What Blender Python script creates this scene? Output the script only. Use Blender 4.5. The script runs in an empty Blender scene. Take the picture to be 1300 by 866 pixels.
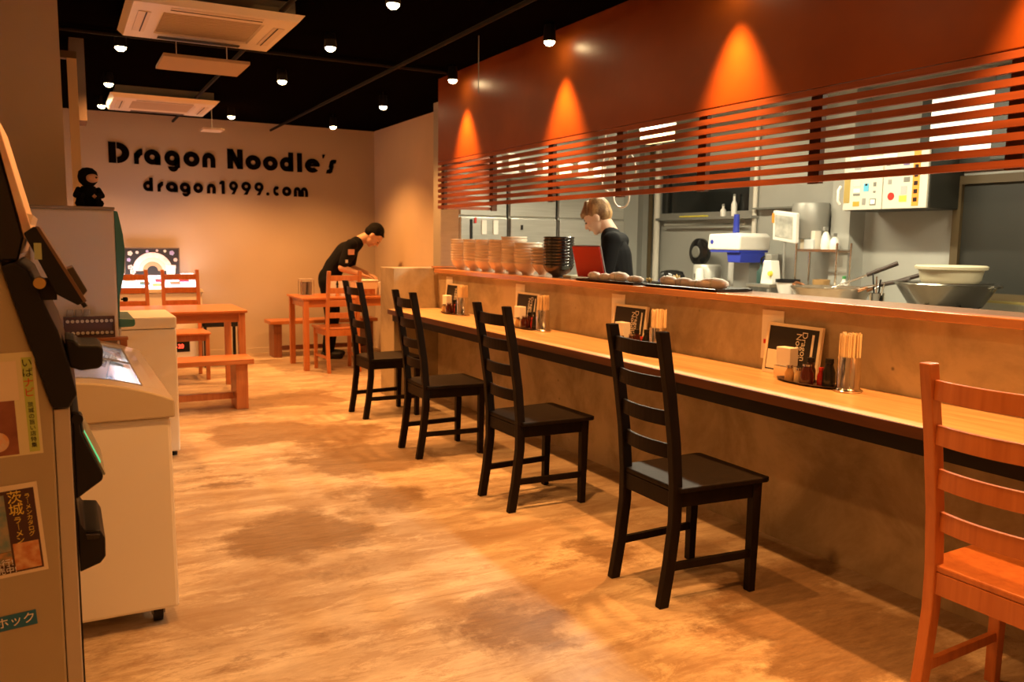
import bpy, bmesh, math, random
from mathutils import Vector, Matrix, Euler
random.seed(7)
C = bpy.context.scene.collection
PI = math.pi
R = math.radians

# ------------------------------------------------------------------ camera, world, exposure
YAW, PITCH, ROLL, FPX, CAMH = 0.49433, 0.11813, 0.01231, 1062.5, 1.34
fwd = Vector((math.sin(YAW)*math.cos(PITCH), math.cos(YAW)*math.cos(PITCH), -math.sin(PITCH)))
rgt = Vector((math.cos(YAW), -math.sin(YAW), 0)); up = rgt.cross(fwd)
r2 = rgt*math.cos(ROLL)+up*math.sin(ROLL); u2 = -rgt*math.sin(ROLL)+up*math.cos(ROLL)
cd = bpy.data.cameras.new('camera'); cam = bpy.data.objects.new('camera', cd); C.objects.link(cam)
M4 = Matrix((r2, u2, -fwd)).transposed().to_4x4(); M4.translation = Vector((0, 0, CAMH)); cam.matrix_world = M4
cd.sensor_width = 36; cd.lens = FPX/1300*36; cd.clip_start = .02
cd.dof.use_dof = True; cd.dof.focus_distance = 3.0; cd.dof.aperture_fstop = 5.0
sc = bpy.context.scene; sc.camera = cam
w = bpy.data.worlds.new('world'); sc.world = w; w.use_nodes = True
w.node_tree.nodes['Background'].inputs[0].default_value = (1, .5, .22, 1)
w.node_tree.nodes['Background'].inputs[1].default_value = .03
vs = sc.view_settings
vs.view_transform = 'Standard'; vs.look = 'None'; vs.gamma = 1; vs.use_curve_mapping = False; vs.exposure = 0.05
WARM = (1, .41, .105)
KIT = (1, .90, .63)
SPOT_W = 150       # ceiling spots of the dining room
KIT_W = 70         # kitchen tube lamps
def area(name, loc, rot, sx, sy, power, col):
    l = bpy.data.lights.new(name, 'AREA'); l.shape = 'RECTANGLE'; l.size = sx; l.size_y = sy; l.energy = power; l.color = col
    o = bpy.data.objects.new(name, l); C.objects.link(o); o.location = loc; o.rotation_euler = rot; return o
# the rest of the dining room's spots behind and beside the camera, summed as soft ceiling light
area('front_room_light', (1.3, -.6, 2.6), (0, 0, 0), 2.4, 1.6, 32, WARM)
area('hall_fill', (1.6, 4.6, 2.62), (0, 0, 0), 1.2, 7.0, 8, WARM)  # soft fill added over the visible aisle, with no fixture of its own

# ------------------------------------------------------------------ materials
def mat(name, col, rough=.6, metal=0, spec=.5, emis=None, es=0, coat=0, var=None, bump=0, bscale=60, alpha=None, trans=0):
    m = bpy.data.materials.new(name); m.use_nodes = True; nt = m.node_tree; b = nt.nodes['Principled BSDF']
    b.inputs['Base Color'].default_value = (*col, 1); b.inputs['Roughness'].default_value = rough
    b.inputs['Metallic'].default_value = metal; b.inputs['Specular IOR Level'].default_value = spec
    b.inputs['Coat Weight'].default_value = coat; b.inputs['Transmission Weight'].default_value = trans
    if emis: b.inputs['Emission Color'].default_value = (*emis, 1); b.inputs['Emission Strength'].default_value = es
    tc = nt.nodes.new('ShaderNodeTexCoord')
    if var:
        c2, scale, stretch = var
        mp = nt.nodes.new('ShaderNodeMapping'); mp.inputs['Scale'].default_value = stretch
        n = nt.nodes.new('ShaderNodeTexNoise'); n.inputs['Scale'].default_value = scale; n.inputs['Detail'].default_value = 6
        rp = nt.nodes.new('ShaderNodeValToRGB'); rp.color_ramp.elements[0].position = .35; rp.color_ramp.elements[1].position = .65
        rp.color_ramp.elements[0].color = (*col, 1); rp.color_ramp.elements[1].color = (*c2, 1)
        nt.links.new(tc.outputs['Object'], mp.inputs[0]); nt.links.new(mp.outputs[0], n.inputs['Vector'])
        nt.links.new(n.outputs[0], rp.inputs[0]); nt.links.new(rp.outputs[0], b.inputs['Base Color'])
    if bump:
        n2 = nt.nodes.new('ShaderNodeTexNoise'); n2.inputs['Scale'].default_value = bscale; n2.inputs['Detail'].default_value = 4
        bp = nt.nodes.new('ShaderNodeBump'); bp.inputs['Strength'].default_value = bump; bp.inputs['Distance'].default_value = .01
        nt.links.new(tc.outputs['Object'], n2.inputs['Vector']); nt.links.new(n2.outputs[0], bp.inputs['Height']); nt.links.new(bp.outputs[0], b.inputs['Normal'])
    return m

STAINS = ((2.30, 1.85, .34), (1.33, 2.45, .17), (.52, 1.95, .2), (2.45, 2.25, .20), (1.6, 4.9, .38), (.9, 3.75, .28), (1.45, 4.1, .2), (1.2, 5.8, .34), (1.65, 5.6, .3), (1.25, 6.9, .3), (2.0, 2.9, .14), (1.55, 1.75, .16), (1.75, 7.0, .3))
def floor_mat():
    m = bpy.data.materials.new('troweled_concrete_floor'); m.use_nodes = True; nt = m.node_tree; b = nt.nodes['Principled BSDF']
    L = nt.links.new; N = nt.nodes.new
    tc = N('ShaderNodeTexCoord')
    def noise(scale, rot, st, detail=6, rough=.6, dist=0):
        mp = N('ShaderNodeMapping'); mp.inputs['Rotation'].default_value = (0, 0, R(rot)); mp.inputs['Scale'].default_value = st
        n = N('ShaderNodeTexNoise'); n.inputs['Scale'].default_value = scale; n.inputs['Detail'].default_value = detail
        n.inputs['Roughness'].default_value = rough; n.inputs['Distortion'].default_value = dist
        L(tc.outputs['Object'], mp.inputs[0]); L(mp.outputs[0], n.inputs['Vector']); return n.outputs[0]
    def ramp(src, a, b_, ca, cb):
        r = N('ShaderNodeValToRGB'); e = r.color_ramp.elements; e[0].position = a; e[1].position = b_; e[0].color = (*ca, 1); e[1].color = (*cb, 1)
        L(src, r.inputs[0]); return r.outputs[0]
    def mixc(f, a, c, fac=None):
        x = N('ShaderNodeMix'); x.data_type = 'RGBA'
        if f is not None: L(f, x.inputs[0])
        else: x.inputs[0].default_value = fac
        for s, i in ((a, 6), (c, 7)):
            if isinstance(s, tuple): x.inputs[i].default_value = (*s, 1)
            else: L(s, x.inputs[i])
        return x.outputs[2]
    w0, w1 = (0, 0, 0), (1, 1, 1)
    big = ramp(noise(1.0, 25, (.7, 1.35, 1), 10, .68, .8), .42, .56, w0, w1)
    streak = ramp(noise(2.6, 27, (.6, 2.1, 1), 10, .78, .9), .40, .62, w0, w1)
    streak2 = ramp(noise(1.6, -62, (.4, 2.6, 1), 6, .6, .6), .50, .68, w0, w1)
    patch = ramp(noise(1.15, 10, (.8, 1.25, 1), 12, .78, .3), .54, .63, w0, w1)
    fine = ramp(noise(26, 25, (.4, 1.6, 1), 8, .8), .35, .7, w0, w1)
    c = mixc(big, (.40, .28, .17), (.72, .59, .41))
    c = mixc(streak, mixc(None, c, (.40, .29, .19), .62), c)
    wob = N('ShaderNodeTexNoise'); wob.inputs['Scale'].default_value = 2.4; wob.inputs['Detail'].default_value = 10; wob.inputs['Roughness'].default_value = .72
    L(tc.outputs['Object'], wob.inputs['Vector'])
    vm = N('ShaderNodeVectorMath'); vm.operation = 'MULTIPLY_ADD'; vm.inputs[1].default_value = (1.1, .9, 0); L(wob.outputs['Color'], vm.inputs[0])
    L(tc.outputs['Object'], vm.inputs[2])
    acc = None
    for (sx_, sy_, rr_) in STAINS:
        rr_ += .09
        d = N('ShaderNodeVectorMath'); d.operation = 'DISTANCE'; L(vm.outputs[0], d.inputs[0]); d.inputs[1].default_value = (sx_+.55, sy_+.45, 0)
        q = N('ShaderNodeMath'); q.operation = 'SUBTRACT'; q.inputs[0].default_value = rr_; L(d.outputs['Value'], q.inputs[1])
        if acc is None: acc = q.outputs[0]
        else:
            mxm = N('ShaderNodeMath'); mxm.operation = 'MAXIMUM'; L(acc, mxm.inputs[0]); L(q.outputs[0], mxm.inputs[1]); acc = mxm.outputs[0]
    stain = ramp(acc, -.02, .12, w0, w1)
    c = mixc(streak2, c, mixc(None, c, (.80, .70, .52), .5))
    c = mixc(patch, c, mixc(fine, (.15, .095, .055), (.36, .235, .14)), None)
    c = mixc(fine, mixc(None, c, (.26, .17, .10), .30), c)
    crisp = ramp(noise(4.2, 27, (.55, 2.2, 1), 14, .82, .7), .49, .57, w0, w1)
    c = mixc(crisp, c, mixc(None, c, (.32, .20, .11), .58))
    crisp2 = ramp(noise(3.1, -30, (.6, 1.8, 1), 14, .82, .5), .55, .61, w0, w1)
    c = mixc(crisp2, c, mixc(None, c, (.82, .70, .50), .40))
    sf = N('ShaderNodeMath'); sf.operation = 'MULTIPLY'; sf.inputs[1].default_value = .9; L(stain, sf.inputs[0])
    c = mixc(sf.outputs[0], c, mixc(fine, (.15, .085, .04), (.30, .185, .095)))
    L(c, b.inputs['Base Color'])
    rr = N('ShaderNodeMapRange'); rr.inputs[3].default_value = .34; rr.inputs[4].default_value = .6
    L(streak, rr.inputs[0]); L(rr.outputs[0], b.inputs['Roughness'])
    bp = N('ShaderNodeBump'); bp.inputs['Strength'].default_value = .25; bp.inputs['Distance'].default_value = .006
    L(noise(9, 25, (.5, 2.2, 1), 10, .75), bp.inputs['Height']); L(bp.outputs[0], b.inputs['Normal'])
    return m

def wood_mat(name, ca, cb, rough=.4, axis='x', scale=3, coat=.2, spec=.5):
    m = bpy.data.materials.new(name); m.use_nodes = True; nt = m.node_tree; b = nt.nodes['Principled BSDF']
    L = nt.links.new; N = nt.nodes.new
    tc = N('ShaderNodeTexCoord'); mp = N('ShaderNodeMapping')
    st = {'x': (1, 14, 14), 'y': (14, 1, 14), 'z': (14, 14, 1)}[axis]; mp.inputs['Scale'].default_value = st
    n = N('ShaderNodeTexNoise'); n.inputs['Scale'].default_value = scale; n.inputs['Detail'].default_value = 8; n.inputs['Distortion'].default_value = .6
    rp = N('ShaderNodeValToRGB'); rp.color_ramp.elements[0].position = .3; rp.color_ramp.elements[1].position = .7
    rp.color_ramp.elements[0].color = (*ca, 1); rp.color_ramp.elements[1].color = (*cb, 1)
    L(tc.outputs['Object'], mp.inputs[0]); L(mp.outputs[0], n.inputs['Vector']); L(n.outputs[0], rp.inputs[0]); L(rp.outputs[0], b.inputs['Base Color'])
    b.inputs['Roughness'].default_value = rough; b.inputs['Coat Weight'].default_value = coat; b.inputs['Coat Roughness'].default_value = .25; b.inputs['Specular IOR Level'].default_value = spec
    bp = N('ShaderNodeBump'); bp.inputs['Strength'].default_value = .12; bp.inputs['Distance'].default_value = .003
    L(n.outputs[0], bp.inputs['Height']); L(bp.outputs[0], b.inputs['Normal'])
    return m

def concrete_mat(name='cast_concrete', k=1.0):
    m = bpy.data.materials.new(name); m.use_nodes = True; nt = m.node_tree; b = nt.nodes['Principled BSDF']
    L = nt.links.new; N = nt.nodes.new
    tc = N('ShaderNodeTexCoord')
    n = N('ShaderNodeTexNoise'); n.inputs['Scale'].default_value = 2.3; n.inputs['Detail'].default_value = 9; n.inputs['Roughness'].default_value = .65
    n.inputs['Distortion'].default_value = .5; L(tc.outputs['Object'], n.inputs['Vector'])
    rp = N('ShaderNodeValToRGB'); e = rp.color_ramp.elements; e[0].position = .34; e[1].position = .60
    e[0].color = (.27*k, .21*k, .125*k, 1); e[1].color = (.52*k, .42*k, .27*k, 1)
    L(n.outputs[0], rp.inputs[0])
    v = N('ShaderNodeTexVoronoi'); v.inputs['Scale'].default_value = 9; L(tc.outputs['Object'], v.inputs['Vector'])
    r2_ = N('ShaderNodeValToRGB'); r2_.color_ramp.elements[0].position = .03; r2_.color_ramp.elements[1].position = .09
    r2_.color_ramp.elements[0].color = (.25, .25, .25, 1); r2_.color_ramp.elements[1].color = (1, 1, 1, 1)
    L(v.outputs['Distance'], r2_.inputs[0])
    n3 = N('ShaderNodeTexNoise'); n3.inputs['Scale'].default_value = 1.7; L(tc.outputs['Object'], n3.inputs['Vector'])
    r3 = N('ShaderNodeValToRGB'); r3.color_ramp.elements[0].position = .5; r3.color_ramp.elements[1].position = .6
    L(n3.outputs[0], r3.inputs[0])
    mm = N('ShaderNodeMix'); mm.data_type = 'RGBA'; L(r3.outputs[0], mm.inputs[0]); mm.inputs[6].default_value = (1, 1, 1, 1); L(r2_.outputs[0], mm.inputs[7])
    mx = N('ShaderNodeMix'); mx.data_type = 'RGBA'; mx.blend_type = 'MULTIPLY'; mx.inputs[0].default_value = .8
    L(rp.outputs[0], mx.inputs[6]); L(mm.outputs[2], mx.inputs[7]); L(mx.outputs[2], b.inputs['Base Color'])
    b.inputs['Roughness'].default_value = .62
    bp = N('ShaderNodeBump'); bp.inputs['Strength'].default_value = .2; bp.inputs['Distance'].default_value = .01
    L(n.outputs[0], bp.inputs['Height']); L(bp.outputs[0], b.inputs['Normal'])
    return m

FLOOR = floor_mat()
CONC = concrete_mat()
CONC_P = concrete_mat('partition_concrete', .8)
PLASTER = mat('beige_plaster', (.68, .56, .40), .85, var=((.62, .51, .36), 1.2, (1, 1, 1)), bump=.05, bscale=40)
PLASTER_B = mat('back_wall_plaster', (.54, .45, .35), .85, var=((.49, .405, .315), 1.0, (1, 1, 1)), bump=.05, bscale=40)
BLACKC = mat('black_ceiling', (.003, .0022, .0015), 1, spec=0)
BLACKP = mat('black_pipe_paint', (.006, .005, .004), .7, spec=.15)
RED = mat('rust_red_panel', (.30, .068, .006), .36, var=((.235, .050, .0045), 2.5, (1, 1, 1)), bump=.08, bscale=14)
SLAT = wood_mat('slat_red_brown', (.24, .055, .015), (.34, .085, .024), .5, 'y', coat=0)
COUNTER = wood_mat('counter_wood', (.46, .27, .12), (.72, .46, .24), .36, 'y', 2.2, .25)
SHELF = wood_mat('shelf_wood', (.44, .18, .065), (.56, .25, .10), .26, 'y', 1.4, .5)
FASCIA = wood_mat('fascia_wood', (.055, .018, .006), (.10, .032, .010), .5, 'y', 1.4, 0, .3)
STEELB = mat('black_steel', (.006, .004, .004), .6, spec=.3)
BLACKW = wood_mat('black_brown_wood', (.006, .004, .003), (.012, .007, .004), .5, 'z', 3, 0, .14)
ORANGEW = wood_mat('orange_pine', (.40, .115, .026), (.52, .17, .045), .4, 'z', 3, .3)
ORANGEX = wood_mat('orange_pine_across', (.40, .12, .028), (.55, .19, .055), .4, 'x', 3, .3)
WHITE = mat('white_enamel', (.84, .80, .73), .35)
WHITE2 = mat('warm_white_plastic', (.74, .68, .58), .4)
RIM = mat('beige_rim_plastic', (.56, .47, .34), .28, coat=.3)
GREY = mat('kitchen_grey_wall', (.40, .39, .35), .7, var=((.36, .35, .31), 1.5, (1, 1, 1)))
GREYD = mat('kitchen_dark_grey', (.17, .165, .14), .6)
GREYM = mat('grey_metal_trim', (.30, .29, .26), .45, .3)
STEEL = mat('brushed_steel', (.56, .55, .51), .34, .85, var=((.50, .49, .45), 3, (1, 1, 18)))
CHROME = mat('chrome', (.85, .82, .78), .14, 1)
BLACK = mat('black_plastic', (.007, .006, .006), .5, spec=.3)
BLACKG = mat('black_gloss', (.012, .011, .011), .15)
DGLASS = mat('dark_window_glass', (.012, .013, .012), .12)
DBOX = mat('dark_panel', (.024, .023, .017), .5)
BROWNF = mat('brown_door_frame', (.09, .06, .025), .5)
GLASS = mat('clear_glass', (.95, .95, .95), .03, trans=.95)
BLUE = mat('blue_plastic', (.03, .05, .42), .35)
TEAL = mat('teal_plastic', (.05, .22, .19), .35)
MACH = mat('machine_beige_grey', (.42, .35, .22), .5, bump=.04, bscale=300)
MACHL = mat('machine_light_trim', (.52, .46, .37), .42, .2)
PAPER = mat('white_paper', (.80, .77, .70), .8)
CREAM = mat('cream_frame', (.80, .70, .52), .6)
INK = mat('black_ink', (.012, .010, .010), .6)
CREAMINK = mat('cream_ink', (.80, .72, .58), .6)
REDINK = mat('red_ink', (.62, .03, .02), .6)
SIGN = mat('sign_black', (.006, .004, .003), .9, spec=0)
BOWLW = mat('pale_ceramic', (.86, .74, .62), .22, coat=.4)
BOWLB = mat('black_ceramic', (.012, .010, .012), .14, coat=.6)
REDP = mat('red_cover', (.50, .022, .012), .4)
SKIN = mat('skin', (.72, .47, .34), .5)
SKIN2 = mat('skin_tan', (.66, .40, .27), .5)
HAIRB = mat('blond_brown_hair', (.46, .27, .11), .6, var=((.13, .06, .022), 26, (1, 1, .35)), bump=.5, bscale=70)
HAIRK = mat('black_hair', (.006, .005, .004), .8, spec=.15, bump=.6, bscale=80)
SHIRT = mat('black_shirt', (.007, .007, .008), .95, spec=.15)
APRON = mat('apron_black', (.005, .005, .005), .95, spec=.15)
LIPS = mat('lips', (.50, .20, .15), .5)
DARK = mat('eye_dark', (.02, .012, .01), .3)
YELLOW = mat('yellow_plastic', (.75, .62, .06), .5)
ORG = mat('orange_tape', (.80, .28, .03), .5)
GREENP = mat('green_plastic', (.06, .30, .09), .4)
NAP = mat('napkin_white', (.85, .82, .76), .8)
STICKW = mat('chopstick_wood', (.90, .74, .48), .6)
SAUCE = mat('soy_sauce_bottle', (.05, .008, .004), .1, coat=.5)
REDS = mat('red_sauce', (.34, .015, .008), .15, coat=.4)
SPICE = mat('spice_brown', (.42, .24, .09), .4)
TILE = mat('white_tile', (.60, .58, .50), .25)
KSTEEL = mat('dark_pan_steel', (.20, .18, .145), .22, .85)
CREAMB = mat('cream_basket', (.62, .55, .38), .5)
BRASSY = mat('gold_foil', (.62, .48, .16), .3, .6)
TRAYB = mat('black_tray', (.012, .011, .011), .3)
PINKISH = mat('pale_pink_cloth', (.92, .80, .74), .6)
BROWNP = mat('brown_crate', (.10, .040, .022), .45)
LEDRED = mat('red_led', (.1, 0, 0), .4, emis=(1, .05, .02), es=6)
LEDGREEN = mat('green_led', (0, .1, .02), .4, emis=(.15, 1, .35), es=.7)
ICELIT = mat('lit_freezer_lamp', (.9, .9, .9), .5, emis=(.80, .86, 1), es=5)
BULB = mat('lit_bulb', (1, .9, .7), .5, emis=(1, .72, .36), es=45)
TUBE = mat('lit_tube', (1, 1, 1), .5, emis=(1, .93, .72), es=4)
PANEL_LIT = mat('lit_diffuser', (.8, .8, .7), .5, emis=(1, .94, .76), es=1.0)

# ------------------------------------------------------------------ builders
class MB:
    def __init__(s): s.bm = bmesh.new()
    def _x(s, vs_, M):
        for v in vs_: v.co = M @ v.co
    def box(s, x0, x1, y0, y1, z0, z1, M=None):
        n = [s.bm.verts.new((x, y, z)) for x in (x0, x1) for y in (y0, y1) for z in (z0, z1)]
        for f in ((0, 1, 3, 2), (4, 6, 7, 5), (0, 4, 5, 1), (2, 3, 7, 6), (0, 2, 6, 4), (1, 5, 7, 3)): s.bm.faces.new([n[i] for i in f])
        if M: s._x(n, M)
        return s
    def lathe(s, prof, seg=24, M=None, closed=True):
        rings = []; allv = []
        for (r, z) in prof:
            if r < 1e-6: v = s.bm.verts.new((0, 0, z)); rings.append([v]); allv.append(v)
            else:
                rg = [s.bm.verts.new((r*math.cos(2*PI*i/seg), r*math.sin(2*PI*i/seg), z)) for i in range(seg)]; rings.append(rg); allv += rg
        for a, b in zip(rings, rings[1:]):
            for i in range(seg):
                j = (i+1) % seg
                if len(a) == 1 and len(b) == 1: continue
                if len(a) == 1: s.bm.faces.new((a[0], b[j], b[i]))
                elif len(b) == 1: s.bm.faces.new((a[i], a[j], b[0]))
                else: s.bm.faces.new((a[i], a[j], b[j], b[i]))
        if M: s._x(allv, M)
        return s
    def cyl(s, p0, p1, r0, r1=None, seg=16):
        p0, p1 = Vector(p0), Vector(p1); r1 = r0 if r1 is None else r1; d = p1-p0
        M = Matrix.Translation(p0) @ d.to_track_quat('Z', 'Y').to_matrix().to_4x4(); l = d.length
        return s.lathe([(0, 0), (r0, 0), (r1, l), (0, l)], seg, M)
    def tube(s, pts, r, seg=8):
        pts = [Vector(p) for p in pts]; prev = None
        for i, p in enumerate(pts):
            t = (pts[min(i+1, len(pts)-1)]-pts[max(i-1, 0)]).normalized()
            q = t.to_track_quat('Z', 'Y').to_matrix()
            if prev is not None:
                a = prev[1]; a = (a - t*a.dot(t)).normalized(); b = t.cross(a)
            else: a = q @ Vector((1, 0, 0)); b = t.cross(a)
            rg = [s.bm.verts.new(p+(a*math.cos(2*PI*k/seg)+b*math.sin(2*PI*k/seg))*r) for k in range(seg)]
            if prev is not None:
                for k in range(seg): s.bm.faces.new((prev[0][k], prev[0][(k+1) % seg], rg[(k+1) % seg], rg[k]))
            else: s.bm.faces.new(rg[::-1])
            prev = (rg, a)
        s.bm.faces.new(prev[0]); return s
    def prism(s, poly, a0, a1, plane='xz', M=None):
        def mk(p, a):
            return {'xz': (p[0], a, p[1]), 'xy': (p[0], p[1], a), 'yz': (a, p[0], p[1])}[plane]
        A = [s.bm.verts.new(mk(p, a0)) for p in poly]; B = [s.bm.verts.new(mk(p, a1)) for p in poly]
        s.bm.faces.new(A); s.bm.faces.new(B[::-1]); n = len(poly)
        for i in range(n): s.bm.faces.new((A[i], A[(i+1) % n], B[(i+1) % n], B[i]))
        if M: s._x(A+B, M)
        return s
    def build(s, name, m, parent=None, bevel=0, smooth=None, loc=None, rot=None):
        bmesh.ops.recalc_face_normals(s.bm, faces=s.bm.faces[:])
        me = bpy.data.meshes.new(name)
        if smooth:
            for f in s.bm.faces: f.smooth = True
            for e in s.bm.edges:
                if len(e.link_faces) == 2 and e.calc_face_angle(0) > R(smooth): e.smooth = False
        s.bm.to_mesh(me); s.bm.free(); me.materials.append(m)
        o = bpy.data.objects.new(name, me); C.objects.link(o)
        if parent: o.parent = parent
        if loc: o.location = loc
        if rot: o.rotation_euler = rot
        if bevel:
            b = o.modifiers.new('bevel', 'BEVEL'); b.width = bevel; b.segments = 2; b.limit_method = 'ANGLE'
            b.harden_normals = False
        return o
def box(name, m, x0, x1, y0, y1, z0, z1, parent=None, bevel=0):
    return MB().box(x0, x1, y0, y1, z0, z1).build(name, m, parent, bevel)
def struct(o): o['kind'] = 'structure'; return o
def tag(o, label, cat, group=None, kind=None):
    o['label'] = label; o['category'] = cat
    if group: o['group'] = group
    if kind: o['kind'] = kind
    return o
def thing(name, label, cat, loc=(0, 0, 0), rz=0, group=None):
    o = bpy.data.objects.new(name, None); C.objects.link(o); o.location = loc; o.rotation_euler = (0, 0, rz); o.empty_display_size = .05
    return tag(o, label, cat, group)
def dup(root, loc=None, rz=None, label=None, group=None):
    def cp(o, par):
        c = o.copy(); C.objects.link(c); c.parent = par
        for ch in list(o.children): cp(ch, c)
        return c
    r = cp(root, None)
    if loc is not None: r.location = loc
    if rz is not None: r.rotation_euler = (0, 0, rz)
    if label: r['label'] = label
    if group: r['group'] = group
    return r
def text(name, body, size, m, parent, loc, rot, ext=.0006, align='CENTER', xs=1):
    c = bpy.data.curves.new(name, 'FONT'); c.body = body; c.size = size; c.extrude = ext; c.align_x = align; c.align_y = 'CENTER'
    c.materials.append(m); o = bpy.data.objects.new(name, c); C.objects.link(o)
    dg = bpy.context.evaluated_depsgraph_get(); me = bpy.data.meshes.new_from_object(o.evaluated_get(dg)); bpy.data.objects.remove(o)
    o = bpy.data.objects.new(name, me); C.objects.link(o)
    o.parent = parent; o.location = loc; o.rotation_euler = rot; o.scale = (xs, 1, 1); return o

# ------------------------------------------------------------------ room shell
struct(box('floor', FLOOR, -1.6, 6.2, -2.2, 10.3, -.1, 0))
struct(box('ceiling', BLACKC, -1.6, 3.6, -2.2, 10.3, 2.66, 2.78))
struct(box('wall_back', PLASTER_B, -.6, 3.7, 10.05, 10.2, 0, 2.66))
struct(box('wall_right_rear', PLASTER, 3.46, 3.62, 7.69, 10.05, 0, 2.66))
struct(box('wall_left', PLASTER, -.75, -.6, -2.0, 10.05, 0, 2.66))
struct(box('wall_front', PLASTER, -.75, 5.95, -2.15, -2.0, 0, 2.66))
struct(box('trim_1', PLASTER, -.6, .045, 4.95, 5.12, 0, 2.66))          # wall end beside the cabinet
struct(box('trim_2', PLASTER, .085, .135, 5.6, 5.66, 0, 2.36))
struct(box('trim_3', mat('dusky_box', (.13, .09, .075), .7), .115, .205, 6.5, 6.8, 2.12, 2.66))
struct(box('trim_4', BROWNF, -.02, .135, 5.6, 5.66, 2.36, 2.4))
struct(box('baseboard_back', PLASTER_B, .2, 3.46, 10.03, 10.05, 0, .06))
# kitchen shell
struct(box('wall_kitchen_back', GREY, 3.25, 5.95, 7.45, 7.69, 0, 2.6))
struct(box('wall_kitchen_right', GREY, 5.8, 5.95, -2.0, 7.45, 0, 2.6))
struct(box('ceiling_kitchen', mat('kitchen_ceiling', (.42, .41, .36), .8), 3.25, 5.95, -2.0, 7.69, 2.6, 2.78))
struct(box('ceiling_kitchen_edge', bpy.data.materials['kitchen_ceiling'], 2.9, 3.25, -2.0, 6.43, 2.6, 2.659))
struct(box('trim_5', GREY, 5.62, 5.8, 4.715, 4.90, 0, 2.6))               # column
struct(box('trim_6', GREYM, 5.55, 5.62, 7.36, 7.45, 0, 2.6))
struct(box('trim_7', BROWNF, 5.64, 5.69, 7.38, 7.45, 0, 2.6))
struct(MB().cyl((5.73, 7.35, 0), (5.73, 7.35, 2.6), .035).build('trim_8', WHITE2, None, smooth=40))
# red hanging panel with its return
struct(box('wall_panel', RED, 2.80, 2.90, -2.0, 6.53, 1.99, 2.66, bevel=.004))
struct(box('wall_panel_return', RED, 2.90, 3.25, 6.43, 6.53, 1.99, 2.66))
# counter wall
struct(box('wall_counter', CONC, 2.842, 3.02, -2.0, 6.62, 0, 1.07))
struct(box('wall_partition', CONC_P, 2.44, 3.25, 6.62, 6.95, 0, 1.11, bevel=.004))

# ceiling pipes and tracks
pipe_tags = [('black lighting pipe running lengthwise under the ceiling near the left row of lamps', (1.15, -1.5, 2.6), (1.15, 10, 2.6), .014),
             ('black lighting pipe running lengthwise under the ceiling beside the red panel', (2.2, -1.5, 2.58), (2.2, 10, 2.58), .014),
             ('thin black pipe crossing the ceiling sideways past the large air conditioner', (-.5, 6.1, 2.63), (2.75, 6.1, 2.63), .016)]
for lb, a, b, r in pipe_tags:
    tag(MB().cyl(a, b, r, seg=10).build('ceiling_pipe', BLACKP, smooth=40), lb, 'pipe', 'black ceiling pipes')
tag(MB().cyl((2.45, 5.05, 2.3), (2.45, 5.05, 2.66), .004, seg=6).build('hanging_wire', GREYM), 'thin wire hanging from the black ceiling in front of the red panel', 'wire')

# ------------------------------------------------------------------ slat screen
def slat_screen():
    t = thing('slat_screen', 'red brown horizontal slat screen hanging under the rust red panel over the counter', 'screen', (2.80, 0, 1.6))
    for k in range(9):
        z = .005+k*.0445
        box('slat', SLAT, 0, .022, -2.0, 6.53, z, z+.026, t)
    for y in (6.48, 5.59, 4.74, 3.98, 3.28, 2.57, 1.72, .9, .1):
        box('batten', FASCIA, .0225, .05, y-.03, y+.03, .0, .389, t)
    return t
slat_screen()
t = thing('slat_screen_return', 'short return of the slat screen closing its far end', 'screen', (2.85, 6.53, 1.6))
for k in range(9):
    z = .005+k*.0445
    box('slat', SLAT, .0, .45, -.03, -.008, z, z+.026, t)
box('batten', FASCIA, .43, .48, -.05, -.03, 0, .389, t)

# ------------------------------------------------------------------ counter, shelf
ct = thing('dining_counter', 'long pale wooden eating counter along the concrete wall', 'counter', (2.39, 0, .73))
box('worktop', COUNTER, 0.002, .451, -2.0, 6.615, .002, .04, ct, .003)
box('front_edge', FASCIA, -.008, .002, -2.0, 6.615, 0, .038, ct)
box('support_beam', STEELB, .03, .45, -2.0, 6.6, -.06, 0, ct)
sh = thing('pass_shelf', 'long reddish wooden serving shelf capping the concrete counter wall', 'shelf', (2.795, 0, 1.07))
box('shelf_board', SHELF, 0, .31, -2.0, 6.60, .0, .035, sh, .004)
box('shelf_corner_board', SHELF, .0, .31, 6.60, 6.66, .041, .055, sh)

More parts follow.
